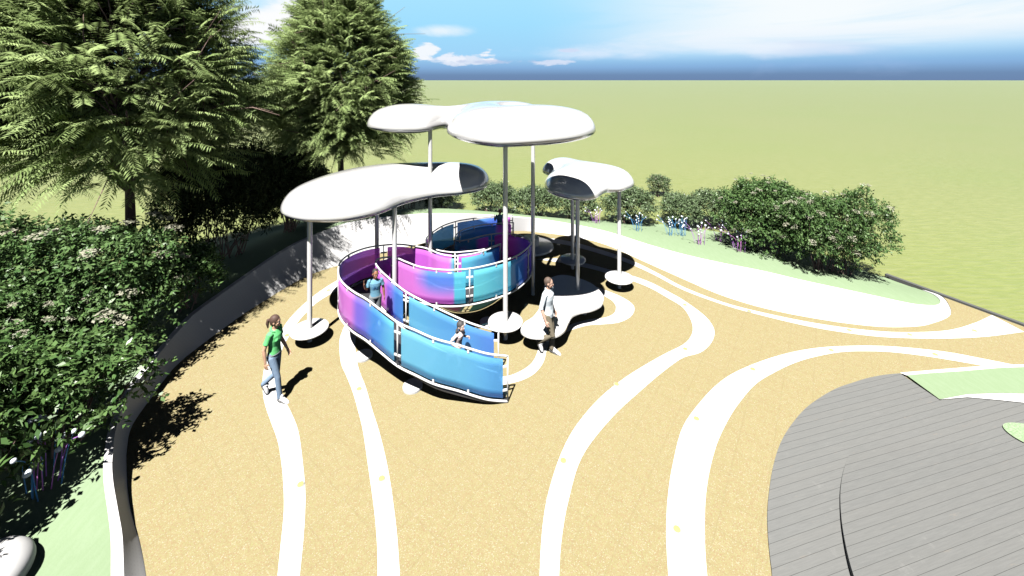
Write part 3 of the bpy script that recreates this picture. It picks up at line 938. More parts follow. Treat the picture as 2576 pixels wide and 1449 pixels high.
def make_ramp():
    t = empty('glass_ramp', (-2.5, 11, 0), 0, 'spiral walk-through ramp walled with blue, pink and purple glass in white rails', 'ramp')
    off = Vector((2.5, -11, 0))
    def wall(pts, posts, cols):
        C = catmull([Vector(p) + Vector((0, 0, .02)) for p in pts], 12)
        n = max(60, int(sum((b - a).length for a, b in zip(C, C[1:])) / .05))
        C = resample(C, n)
        d = [0.0]
        for a, b in zip(C, C[1:]): d.append(d[-1] + (b - a).length)
        L = d[-1]
        # rails
        for h, nm in ((RAIL_H, 'top_rail'), (0.0, 'bottom_rail')):
            mb = MB(); mb.tube([p + Vector((0, 0, h)) + off for p in C], .021, 10)
            mb.build(nm, M['metal'], t)
        # post stations
        st = []
        for q in posts:
            if isinstance(q, (int, float)):
                st.append(min(n - 1, max(0, int(round(q * (n - 1))))))
            else:
                st.append(min(range(n), key=lambda i: (C[i].x - q[0]) ** 2 + (C[i].y - q[1]) ** 2))
        st = sorted(set(st))
        def frame(i):
            g = C[min(i + 1, n - 1)] - C[max(i - 1, 0)]
            g.z = 0; g.normalize()
            return g, Vector((-g.y, g.x, 0))
        def at(i, h): return C[i] + Vector((0, 0, h)) + off
        for i in st:
            mb = MB(); mb.tube([at(i, -.02), at(i, RAIL_H + .012)], .016, 10)
            mb.build('post', M['metal'], t)
        gap = 2
        for k in range(len(st) - 1):
            a, b = st[k], st[k + 1]
            ia, ib = a + gap, b - gap
            if ib - ia < 3: continue
            lo, hi, th = .065, RAIL_H - .065, .006
            v, f, tint = [], [], []
            m = ib - ia + 1
            rows = 6
            for side in (1, -1):
                for i in range(ia, ib + 1):
                    g, nr = frame(i)
                    for r in range(rows):
                        v.append(at(i, lo + (hi - lo) * r / (rows - 1)) + nr * (th * side))
                        s = (i - ia) / (ib - ia)
                        tint.append(panel_col(cols[k], s, r / (rows - 1)))
            for s_ in (0, 1):
                o_ = s_ * m * rows
                for i in range(m - 1):
                    for r in range(rows - 1):
                        q = (o_ + i * rows + r, o_ + (i + 1) * rows + r, o_ + (i + 1) * rows + r + 1, o_ + i * rows + r + 1)
                        f.append(q if s_ else q[::-1])
            h_ = m * rows
            for i in range(m - 1):
                f.append((i * rows, (i + 1) * rows, h_ + (i + 1) * rows, h_ + i * rows))
                f.append((i * rows + rows - 1, h_ + i * rows + rows - 1, h_ + (i + 1) * rows + rows - 1, (i + 1) * rows + rows - 1))
            me = mesh('glass_panel', v, f)
            at_ = me.color_attributes.new('tint', 'FLOAT_COLOR', 'POINT')
            at_.data.foreach_set('color', np.array([(*c, 1) for c in tint], dtype=np.float32).ravel())
            link('glass_panel', me, M['glass'], t, True)
            # clamps: pairs on the posts, single ones in the middle of the rails
            def clamp(i, h, along, up):
                g, nr = frame(i)
                mb = MB(); mb.box(at(i, h), (along, .013, up), (g, nr, Vector((0, 0, 1))))
                mb.build('clamp', M['metal'], t, False)
            for h in (.22, .68):
                clamp(min(n - 1, a + 1), h, .055, .018) if k == 0 else clamp(a, h, .085, .018)
            if k == len(st) - 2:
                for h in (.22, .68): clamp(b - 1, h, .055, .018)
            for frac in ((.5,) if (ib - ia) * .05 < 1.9 else (.33, .67)):
                i = int(ia + (ib - ia) * frac)
                clamp(i, .045, .02, .045); clamp(i, RAIL_H - .045, .02, .045)
        return C
    def panel_col(c, s, r):
        kind = c[0]
        stops = c[1]
        if kind == 'swoosh':           # pink film with a broad blue arc sinking through it
            base = np.array(srgb(PINK)); bl = np.array(srgb((74, 140, 240)))
            y = .98 - .62 * (1 - ((s - .72) / .72) ** 2 if s < .72 else 1.0)
            f = 1 / (1 + math.exp(-(r - y) * 11)) * min(1, max(0, (s - .30) / .25))
            g = base * (1 - f) + bl * f
            if s > .86: g = np.array(srgb(CYAN))
            return tuple(g)
        sp = stops
        for (p0, c0), (p1, c1) in zip(sp, sp[1:]):
            if s <= p1:
                u = (s - p0) / max(1e-6, p1 - p0)
                u = u * u * (3 - 2 * u)
                a, b = np.array(srgb(c0)), np.array(srgb(c1))
                tilt = 1.0
                return tuple(a * (1 - u) + b * u)
        return srgb(sp[-1][1])
    g = 'grad'
    wall(OUT, [0.0, (-2.32, 8.18), (-4.14, 9.68), RP(964, 616.5, .8), RP(1150, 643.5, .8), RP(1258, 614, .7), RP(1143, 635, .46), RP(1073, 600, .33), RP(1146, 557.5, .18), 1.0],
         [(g, [(0, (84, 168, 242)), (.45, (104, 188, 252)), (1, (116, 196, 255))]),
          (g, [(0, SKY), (.25, (66, 150, 245)), (.48, (130, 110, 238)), (.62, PINK), (1, (214, 120, 240))]),
          (g, [(0, PURP), (.12, PURP), (.2, (92, 92, 205)), (.45, (165, 96, 222)), (1, (208, 100, 226))]),
          (g, [(0, (205, 98, 220)), (.5, (210, 100, 224)), (.8, PINK), (.93, PINK), (1, CYAN)]),
          (g, [(0, CYAN), (.6, (86, 178, 235)), (1, (66, 130, 215))]),
          (g, [(0, (66, 130, 215)), (.35, CYAN), (.5, PINK), (1, PURP)]),
          (g, [(0, PURP), (.5, (140, 96, 215)), (1, PURP)]),
          (g, [(0, PURP), (.12, PURP), (.2, TEAL), (1, (66, 146, 190))]),
          (g, [(0, (62, 130, 190)), (.35, (72, 150, 245)), (.78, (60, 110, 235)), (.84, PURP), (1, PURP)])])
    wall(INN, [0.0, (-2.44, 9.3), RP(990, 648.5, .8), RP(1180, 676, .8), RP(1328, 623, .72), RP(1235, 590, .52), RP(1157, 583, .31), 1.0],
         [(g, [(0, (74, 140, 236)), (.4, (84, 164, 246)), (1, (98, 184, 252))]),
          (g, [(0, (66, 150, 245)), (.14, (66, 140, 240)), (.30, (150, 110, 236)), (.42, PINK), (.7, (212, 104, 228)), (1, (206, 98, 222))]),
          ('swoosh', None),
          (g, [(0, (104, 210, 250)), (.5, (92, 196, 250)), (.78, (76, 150, 230)), (1, (140, 130, 225))]),
          (g, [(0, (140, 130, 225)), (.18, DEEP), (.5, (120, 60, 195)), (.8, (190, 62, 190)), (1, (184, 66, 186))]),
          (g, [(0, PURP), (.15, PURP), (.22, TEAL), (1, (60, 140, 185))]),
          (g, [(0, (66, 140, 190)), (.7, (62, 140, 205)), (.78, PURP), (1, PURP)])])
    # walkway floor between the two walls
    n = 160
    def prep(pts, cut):
        C = catmull([Vector(p) for p in pts], 12)
        return C
    # pair by key stations so that the strip follows the corridor
    ko = [0, 2, 4, 5, 6, 8, 10, 12, 14, 16, 18, 19, 20, 21.5, 23]
    ki = [0, 1, 3, 4, 5, 6, 7.2, 8.2, 9.5, 11, 12.6, 13.3, 14, 15, 16]
    ko += [25, 27, 29, 31, 33, 35, 37, 38]
    ki += [18.5, 20.5, 22, 23.6, 25, 26, 27.4, 28.6]
    ko = [min(q, len(OUT) - 1) for q in ko]; ki = [min(q, len(INN) - 1) for q in ki]
    Co, Ci = catmull([Vector(p) for p in OUT], 24), catmull([Vector(p) for p in INN], 24)
    def samp(C, u): return C[min(len(C) - 1, int(round(u * 24)))]
    v, f = [], []
    N = 120
    for j in range(N):
        u = j / (N - 1) * (len(ko) - 1)
        a = int(min(u, len(ko) - 2)); fr = u - a
        po = samp(Co, ko[a] + (ko[a + 1] - ko[a]) * fr); pi = samp(Ci, ki[a] + (ki[a + 1] - ki[a]) * fr)
        z = (po.z + pi.z) / 2 + .03
        ins = .012 if j < N * .36 else .07
        po, pi = po.lerp(pi, ins), pi.lerp(po, ins)
        if j < N * .36: z -= .03
        for q, dz in ((po, 0), (pi, 0), (pi, -.03), (po, -.03)):
            v.append(Vector((q.x, q.y, max(z + dz, -.03))) + off)
    for j in range(N - 1):
        for k in range(4):
            f.append((4 * j + k, 4 * j + (k + 1) % 4, 4 * j + 4 + (k + 1) % 4, 4 * j + 4 + k))
    me = mesh('walkway', v, f)
    bm = bmesh.new(); bm.from_mesh(me); bmesh.ops.recalc_face_normals(bm, faces=bm.faces); bm.to_mesh(me); bm.free()
    link('walkway', me, M['slab'], t)


# ------------------------------------------------------------------ plants
def leaf_mesh(name, quads, vary, m):
    """quads: (n,4,3) array"""
    n = len(quads)
    me = bpy.data.meshes.new(name)
    me.vertices.add(4 * n); me.loops.add(4 * n); me.polygons.add(n)
    me.vertices.foreach_set('co', quads.reshape(-1).astype(np.float32))
    me.loops.foreach_set('vertex_index', np.arange(4 * n, dtype=np.int32))
    me.polygons.foreach_set('loop_start', np.arange(0, 4 * n, 4, dtype=np.int32))
    me.update(calc_edges=True)
    at = me.attributes.new('vary', 'FLOAT', 'POINT')
    at.data.foreach_set('value', np.repeat(vary, 4).astype(np.float32))
    me.materials.append(m)
    return me


def nrm(a): return a / np.maximum(np.linalg.norm(a, axis=-1, keepdims=True), 1e-9)


def leaves(base, dirv, normal, length, width, fold=.0):
    """kite shaped leaves; arrays (n,3)"""
    side = nrm(np.cross(dirv, normal))
    up = nrm(np.cross(side, dirv))
    L = length[:, None]; W = width[:, None]
    a = base
    b = base + dirv * L * .42 + side * W + up * W * fold
    c = base + dirv * L - up * L * .10
    d = base + dirv * L * .42 - side * W + up * W * fold
    return np.stack([a, b, c, d], 1)


def tree_mesh(seed, nfr=3800, nleaf=17, h0=3.3, h1=9.7, R=3.0, thin=None):
    r = np.random.default_rng(seed)
    # clumps on and inside the crown
    def prof(t):
        return np.where(t < .30, .58 + .42 * np.sqrt(np.clip(t / .30, 0, 1)), (1 - np.clip((t - .30) / .70, 0, 1) ** 1.5) ** .95)
    nc = 60
    t = (np.arange(nc) + .5) / nc
    t = t ** 1.1
    ang = np.arange(nc) * 2.399 + r.uniform(-.4, .4, nc)
    rad = prof(t) * R * r.uniform(.58, .84, nc)
    cen = np.stack([np.cos(ang) * rad, np.sin(ang) * rad, h0 + .4 + (h1 - h0 - .7) * t], 1)
    csz = r.uniform(.8, 1.3, nc) * (1 - .3 * t)
    # one drooping spray per entry
    k = r.integers(0, nc, nfr)
    p = cen[k] + nrm(r.normal(size=(nfr, 3))) * (csz[k] * r.uniform(.3, 1.0, nfr) ** .55)[:, None]
    inner = r.random(nfr) < .09
    p[inner] *= np.array([.55, .55, 1.0])
    if thin is not None:                   # a looser side of the crown
        aa = np.arctan2(p[:, 1], p[:, 0]) - thin
        aa = np.abs((aa + math.pi) % (2 * math.pi) - math.pi)
        keep = ~((aa < .75) & (np.hypot(p[:, 0], p[:, 1]) > 1.1) & (p[:, 2] < 8.2) & (r.random(nfr) < .62))
        p = p[keep]; k = k[keep]; nfr = len(p)
    axis = np.stack([p[:, 0], p[:, 1], np.zeros(nfr)], 1)
    outw = nrm(axis)
    tt = np.clip((p[:, 2] - h0) / (h1 - h0), 0, 1)
    d = nrm(outw * 1.0 + np.array([0, 0, 1.0]) * (-.05 + 1.3 * tt)[:, None] + r.normal(size=(nfr, 3)) * .42)
    L = r.uniform(.6, 1.15, nfr) * (1 - .2 * tt)
    nv = nrm(np.array([0, 0, 1.0]) + r.normal(size=(nfr, 3)) * .35)
    qs, vs = [], []
    tone = r.uniform(0, 1, nfr)
    for j in range(nleaf):
        s = (j + .8) / nleaf
        droop = -(s ** 2) * .24 * L
        pos = p + d * (L * s)[:, None]
        pos[:, 2] += droop
        dd = nrm(d + np.array([0, 0, -1.0]) * (s * .55)[..., None] if np.ndim(s) else d + np.array([0, 0, -1.0]) * (s * .55))
        sd = nrm(np.cross(dd, nv))
        for sg in (1, -1):
            ld = nrm(sd * sg * .86 + dd * .5 + np.array([0, 0, -.34]) + r.normal(size=(nfr, 3)) * .10)
            ll = r.uniform(.15, .23, nfr) * (1.0 - .45 * abs(s - .4))
            qs.append(leaves(pos, ld, nv, ll, ll * .085, .15)); vs.append(np.clip(tone * .7 + r.uniform(0, .3, nfr), 0, 1))
    me = leaf_mesh('crown', np.concatenate(qs), np.concatenate(vs), M['tree_leaf'])
    # trunk with limbs
    mb = MB()
    tr = [(0, 0, -.1), (.02, 0, .6), (.03, .02, 1.8), (.0, .03, 3.2), (-.03, .0, 5.0), (0, .02, 7.0), (.03, 0, 8.8)]
    mb.tube(catmull(tr, 5), [max(.02, .17 - .15 * (i / 30) ** .9) for i in range(31)], 12)
    me_tr = mb.mesh('trunk'); me_tr.materials.append(M['bark'])
    mb = MB()
    for i in range(nc):
        c = Vector(cen[i])
        z0 = max(2.4, c.z - .55 * math.hypot(c.x, c.y) - .5)
        a = Vector((0, 0, min(z0, 8.2)))
        mid = a.lerp(c, .5) + Vector((0, 0, .18))
        q = catmull([a, mid, c, c + (c - mid) * .35], 4)
        mb.tube(q, [max(.010, .055 * (1 - j / len(q)) + .008) for j in range(len(q))], 6)
        for _ in range(5):
            e = c + Vector(r.normal(size=3) * .55) + (c - a).normalized() * .5
            mb.tube([mid.lerp(c, .6), c.lerp(e, .55) + Vector((0, 0, .06)), e], [.016, .011, .005], 5)
    me_br = mb.mesh('limbs'); me_br.materials.append(M['twig'])
    for x in (me_tr, me_br): x.polygons.foreach_set('use_smooth', [True] * len(x.polygons))
    return me, me_tr, me_br


def shrub_mesh(seed, blobs, nl, ll, lw, mkey, flowers=0, twigs=14, upw=.5, fsz=.12):
    """blobs: (cx,cy,cz,rx,ry,rz); leaves on sprigs that follow the lobes"""
    r = np.random.default_rng(seed)
    blobs = np.array(blobs, float)
    vol = blobs[:, 3] * blobs[:, 4] * blobs[:, 5]
    ns = nl // 9
    k = r.choice(len(blobs), ns, p=vol / vol.sum())
    u = nrm(r.normal(size=(ns, 3)))
    u[:, 2] = np.where(u[:, 2] < -.35, -u[:, 2], u[:, 2])
    # lumpy surface
    lump = 1 + .16 * np.sin(u[:, 0] * 5 + k * 1.7) * np.cos(u[:, 1] * 6 + k) + .10 * np.sin(u[:, 2] * 9 + u[:, 0] * 4)
    rad = r.uniform(.55, 1.0, ns) ** .55 * lump
    p = blobs[k, :3] + u * blobs[k, 3:6] * rad[:, None]
    p[:, 2] = np.maximum(p[:, 2], .05)
    d = nrm(u + np.array([0, 0, upw]) + r.normal(size=(ns, 3)) * .45)
    Ls = ll * r.uniform(2.0, 3.6, ns)
    tone = r.uniform(0, 1, ns)
    qs, vs = [], []
    for j in range(9):
        s = (j + 1) / 9
        pos = p + d * (Ls * s)[:, None]
        pos[:, 2] -= .1 * Ls * s * s
        ph = j * 2.4 + r.uniform(0, 6.28, ns)
        a = nrm(np.cross(d, np.array([.31, .22, .92]))); b = np.cross(d, a)
        ld = nrm(d * .55 + a * np.cos(ph)[:, None] + b * np.sin(ph)[:, None] + np.array([0, 0, -.10]) + r.normal(size=(ns, 3)) * .25)
        nv = nrm(np.array([0, 0, 1.0]) + r.normal(size=(ns, 3)) * .6)
        l = ll * r.uniform(.7, 1.25, ns)
        qs.append(leaves(pos, ld, nv, l, l * lw, .25)); vs.append(np.clip(tone * .6 + r.uniform(0, .4, ns), 0, 1))
    me = leaf_mesh('foliage', np.concatenate(qs), np.concatenate(vs), M[mkey])
    mb = MB()
    for i in range(twigs):
        b = blobs[i % len(blobs)]
        a0 = Vector((b[0] * .55 + r.normal() * .12, b[1] * .55 + r.normal() * .12, -.05))
        q = nrm(r.normal(size=3)); q[2] = abs(q[2])
        e = Vector(b[:3] + q * b[3:6] * .98)
        mid = a0.lerp(e, .5) + Vector(r.normal(size=3) * .1)
        mb.tube(catmull([a0, mid, e], 4), [.022, .02, .018, .016, .014, .012, .010, .008, .005], 5)
    tw = mb.mesh('branches'); tw.materials.append(M['twig'])
    fl = None
    if flowers:
        k = r.choice(len(blobs), flowers, p=vol / vol.sum())
        u = nrm(r.normal(size=(flowers, 3)) + np.array([0, -.25, .35]))
        u[:, 2] = np.where(u[:, 2] < -.1, -u[:, 2], u[:, 2])
        lump = 1 + .16 * np.sin(u[:, 0] * 5 + k * 1.7) * np.cos(u[:, 1] * 6 + k) + .10 * np.sin(u[:, 2] * 9 + u[:, 0] * 4)
        c = blobs[k, :3] + u * blobs[k, 3:6] * (lump * 1.02)[:, None] + u * (ll * 2.3) + np.array([0, 0, ll * .8])
        nn = nrm(u * .6 + np.array([0, 0, 1.0]))
        m_ = 64
        rr = np.sqrt(r.random((flowers, m_))) * (fsz * r.uniform(.7, 1.2, flowers))[:, None]
        th = r.random((flowers, m_)) * 6.283
        a = nrm(np.cross(nn, np.array([.9, .1, .2]))); b = np.cross(nn, a)
        pos = c[:, None] + a[:, None] * (rr * np.cos(th))[..., None] + b[:, None] * (rr * np.sin(th))[..., None] - nn[:, None] * (rr ** 2 * 1.6)[..., None]
        pos = pos.reshape(-1, 3)
        q = len(pos)
        dd = nrm(r.normal(size=(q, 3)) * np.array([1, 1, .35]))
        sz = r.uniform(.3, .5, q) * fsz
        fl = leaf_mesh('blossoms', leaves(pos, dd, nrm(np.array([0, 0, 1.0]) + r.normal(size=(q, 3)) * .3), sz, sz * .36), r.random(q), M['blossom'])
    return me, tw, fl


def plant(name, meshes, names, loc, rz, sc, label, cat, group=None):
    t = empty(name, loc, rz, label, cat, group)
    t.scale = sc if isinstance(sc, (tuple, list)) else (sc, sc, sc)
    for me, nm in zip(meshes, names):
        if me is not None: link(nm, me, None, t)
    return t


def make_plants():
    def at(x, y, dz=0.0): return (x, y, bed_z(x, y) - .03 - dz)
    # trees
    t1 = tree_mesh(3, 9000, h0=3.7, R=2.9, thin=-.82)
    plant('tree', t1, ('crown', 'trunk', 'limbs'), at(-10.3, 10.9), .4, 1.05, 'large feathery leaved tree rising from the flowering shrubs, its crown cut off at the top', 'tree', 'feathery trees by the wall')
    t2 = tree_mesh(11, 8000, h0=2.9, R=2.85)
    plant('tree', t2, ('crown', 'trunk', 'limbs'), at(-6.85, 16.3), 2.1, (.98, .98, .97), 'feathery leaved tree standing behind the low wide canopy, its narrow top against the sky', 'tree', 'feathery trees by the wall')
    nm = ('foliage', 'branches', 'blossoms')
    # big flowering shrubs
    f1 = shrub_mesh(21, [(0, 0, 1.45, 1.5, 1.2, 1.05), (-.5, -.3, .95, 1.2, .9, .5), (.6, .1, .95, 1.1, .9, .5), (-1.1, -.2, 1.7, 1.1, 1.0, 1.1), (.7, .3, 1.5, .9, .9, .9), (.2, -.7, .8, 1.3, .8, .8)], 34000, .095, .24, 'shrub_leaf', 46, 36, .4, .15)
    f2 = shrub_mesh(22, [(0, 0, 1.45, 1.5, 1.25, 1.05), (-.5, 0, .95, 1.2, .9, .5), (.6, 0, .95, 1.2, .9, .5), (-.8, .3, 1.5, 1.0, .9, .95), (.8, -.2, 1.3, 1.0, 1.0, 1.0), (0, -.6, .7, 1.3, .8, .7)], 34000, .095, .24, 'shrub_leaf', 70, 24, .4, .085)
    plant('flowering_shrub', f1, nm, at(-9.3, 8.5), .2, (1.12, 1.0, 1.06), 'tall flowering shrub with flat white flower heads in front of the big tree trunk', 'shrub', 'shrubs with white flower heads')
    plant('flowering_shrub', f2, nm, at(-9.4, 7.2), 1.9, (.95, .9, .85), 'lower flowering shrub squeezed between the tallest flowering shrub and the broad leaved bush', 'shrub', 'shrubs with white flower heads')
    plant('flowering_shrub', f2, nm, at(9.4, 14.9, .2), .3, (.92, .92, 1.03), 'flowering shrub with white heads joined to the end of the far hedge', 'shrub', 'shrubs with white flower heads')
    plant('flowering_shrub', f1, nm, at(10.15, 13.0, .2), 2.6, (.72, .80, .96), 'wide flowering shrub with white heads at the outer tip of the far bank', 'shrub', 'shrubs with white flower heads')
    # broad leaved bushes at the left
    b1 = shrub_mesh(31, [(0, 0, .9, 1.0, .9, .85), (-.8, .2, 1.0, .8, .8, .85), (.7, .2, 1.0, .75, .7, .85)], 8500, .13, .23, 'broad_leaf', 0, 40, .5)
    b2 = shrub_mesh(32, [(0, 0, 1.0, .75, .7, .95), (.3, .2, 1.4, .55, .5, .7)], 9000, .105, .22, 'broad_leaf', 0, 12, .5)
    plant('leafy_bush', b1, nm, at(-7.5, 6.25), .3, (.95, .80, .82), 'broad leaved green bush leaning over the wall behind the nearest reed lights', 'bush', 'broad leaved bushes on the near bank')
    plant('leafy_bush', b1, nm, at(-7.32, 5.0), 1.9, (.85, .85, 1.12), 'broad leaved bush at the near end of the bank, shading the reeds and the boulder', 'bush', 'broad leaved bushes on the near bank')
    plant('leafy_bush', b2, nm, at(-8.1, 10.0), 1.2, (.85, .85, .68), 'upright broad leaved bush squeezed between the flowering shrub and the dark bush', 'bush', 'broad leaved bushes on the near bank')
    # dark bushes under the trees
    d1 = shrub_mesh(41, [(0, 0, 1.4, 1.5, 1.3, 1.4), (-.9, .3, 1.9, 1.1, 1.0, 1.2), (.9, -.1, 1.8, 1.0, 1.0, 1.2)], 40000, .14, .17, 'shade_toned_leaf', 0, 26, .4)
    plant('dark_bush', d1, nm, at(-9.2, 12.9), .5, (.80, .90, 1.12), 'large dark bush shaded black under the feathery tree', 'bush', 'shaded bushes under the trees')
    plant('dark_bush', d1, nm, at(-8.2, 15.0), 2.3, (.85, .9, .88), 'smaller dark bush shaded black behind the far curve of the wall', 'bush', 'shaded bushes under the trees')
    plant('leafy_bush', b2, nm, at(-8.9, 18.0), 2.0, (1.1, 1.1, 1.25), 'broad leaved bush behind the low wide canopy, next to the farther tree trunk', 'bush')
    # hedge at the back
    h1 = shrub_mesh(51, [(0, 0, .75, .95, .8, .7), (-.45, 0, .85, .7, .65, .65), (.5, .1, .8, .7, .65, .65)], 9500, .10, .22, 'hedge_leaf', 0, 12, .6)
    h2 = shrub_mesh(52, [(0, 0, .8, .9, .8, .75), (.4, -.1, .8, .7, .7, .65), (-.5, .1, .7, .65, .6, .6)], 9500, .10, .22, 'hedge_leaf', 0, 12, .6)
    rows = [(1020, 523, 1.0, 'round hedge shrub seen beneath the low wide canopy, in the tree shade'),
            (1112, 527, .95, 'round grey green hedge shrub just behind the rear pole of the tall canopy'),
            (1245, 538, 1.08, 'round grey green hedge shrub right behind the shaded child'),
            (1345, 552, 1.0, 'grey green hedge shrub behind the thin rear pole, touching the white bank'),
            (1440, 555, 1.10, 'grey green hedge shrub behind the pair of close-set poles'),
            (1580, 560, 1.12, 'grey green hedge shrub behind the outer pole of the smallest canopy'),
            (1712, 563, .98, 'grey green hedge shrub behind the double cluster of blue reeds'),
            (1800, 566, 1.10, 'grey green hedge shrub next to the flowering shrubs, last of the row')]
    for i, (x, y, s, lab) in enumerate(rows):
        p = G(x, y)
        plant('hedge_shrub', (h1, h2)[i % 2], nm, (p.x, p.y, bed_z(p.x, p.y) - .04), i * 1.3, (s * .86, s * .86, s * .84), lab, 'shrub', 'hedge shrubs along the back of the bank')
    f3 = shrub_mesh(61, [(0, 0, .52, .45, .42, .45), (-.22, 0, .75, .3, .3, .25), (.2, 0, .7, .32, .3, .28), (0, -.1, .25, .45, .35, .22)], 6000, .06, .26, 'hedge_leaf', 60, 8, .3, .035)
    p = G(1657, 489)
    plant('flowering_shrub', f3, nm, (p.x, p.y, -.06), 0, 1.02, 'small squarish white flecked shrub standing alone out on the grass', 'shrub')
    # glowing reed clusters
    r = random.Random(5)
    spec = []
    for k in range(14):
        a = r.uniform(0, 6.283)
        lean = r.choice((.03, .05, .06, .10, .38, .44, .5)) if k > 3 else (.48, .42, .36, .06)[k]
        if k < 4: a = (2.9, 3.4, .25, -1.4)[k]
        hgt = r.uniform(.45, .86) if k > 3 else (.62, .66, .56, .42)[k]
        b = Vector((math.cos(a) * .08 + r.uniform(-.12, .12), math.sin(a) * .06 + r.uniform(-.10, .10), -.03))
        e = b + Vector((math.cos(a) * lean, math.sin(a) * lean, hgt))
        mid = b.lerp(e, .55) + Vector((0, 0, lean * .28)) - Vector((math.cos(a), math.sin(a), 0)) * lean * .14
        spec.append((catmull([b, mid, e], 6), r.uniform(.024, .036)))
    def reeds(keys):
        t = empty('reed_light', (0, 0, 0))
        for i, (q, br) in enumerate(spec):
            mb = MB(); mb.tube(q, [.0065 - .003 * j / len(q) for j in range(len(q))], 6)
            s = mb.build('stem', M[keys[i % len(keys)]], t)
            mb = MB(); mb.ell(q[-1], (br, br, br), 14, 9); mb.build('lamp', M['ball'], s)
        return t
    protos = {'blue': reeds(('stem_blue',)), 'violet': reeds(('stem_violet', 'stem_pink')), 'mix': reeds(('stem_blue', 'stem_violet', 'stem_blue', 'stem_pink'))}
    used = set()
    for x, y, k, s, rz, lab in ((1498, 566, 'violet', .82, .3, 'farthest cluster of pale violet reeds with white balls, in the gap between two hedge shrubs'),
                                (1602, 583, 'blue', .9, 0, 'blue reeds with white balls, closest to the outer pole of the smallest canopy'),
                                (1685, 591, 'blue', .92, 0, 'blue reeds with white balls, the one of the close pair nearer the canopies'),
                                (1712, 590, 'blue', .95, .5, 'blue reeds with white balls, the one of the close pair next to violet reeds'),
                                (1757, 615, 'violet', 1.0, 0, 'violet reeds with white balls on open turf, nearest the white bank'),
                                (1811, 602, 'violet', 1.0, .2, 'violet reeds with white balls behind the other violet clusters, by the hedge end'),
                                (1857, 631, 'violet', 1.05, -.2, 'violet reeds with white balls, half in the shade of the flowering shrub'),
                                (108, 1236, 'mix', 1.3, 2.6, 'mixed blue and magenta reeds with white balls on the near bank by the boulder')):
        p = G(x, y, .25 if x > 500 else .42)
        o = protos[k] if k not in used else copy_tree(protos[k])
        used.add(k)
        o.location = (p.x, p.y, bed_z(p.x, p.y)); o.rotation_euler = (0, 0, rz); o.scale = (s, s, s)
        tag(o, lab, 'reed light', 'reed lights with white balls')
    # smooth white boulder seat
    mb = MB(); mb.ell((0, 0, .12), (.46, .38, .27), 40, 24)
    me = mb.mesh('boulder_seat')
    for v in me.vertices:
        v.co.z += .05 * math.sin(v.co.x * 3.1) ; v.co.x *= 1 + .12 * v.co.z
    o = link('boulder_seat', me, M['stone'], None, True)
    o.location = (-6.22, 4.80, bed_z(-6.22, 4.80) - .02); o.rotation_euler = (0, 0, -.5)
    tag(o, 'smooth rounded white boulder seat on the pale green bank', 'boulder')


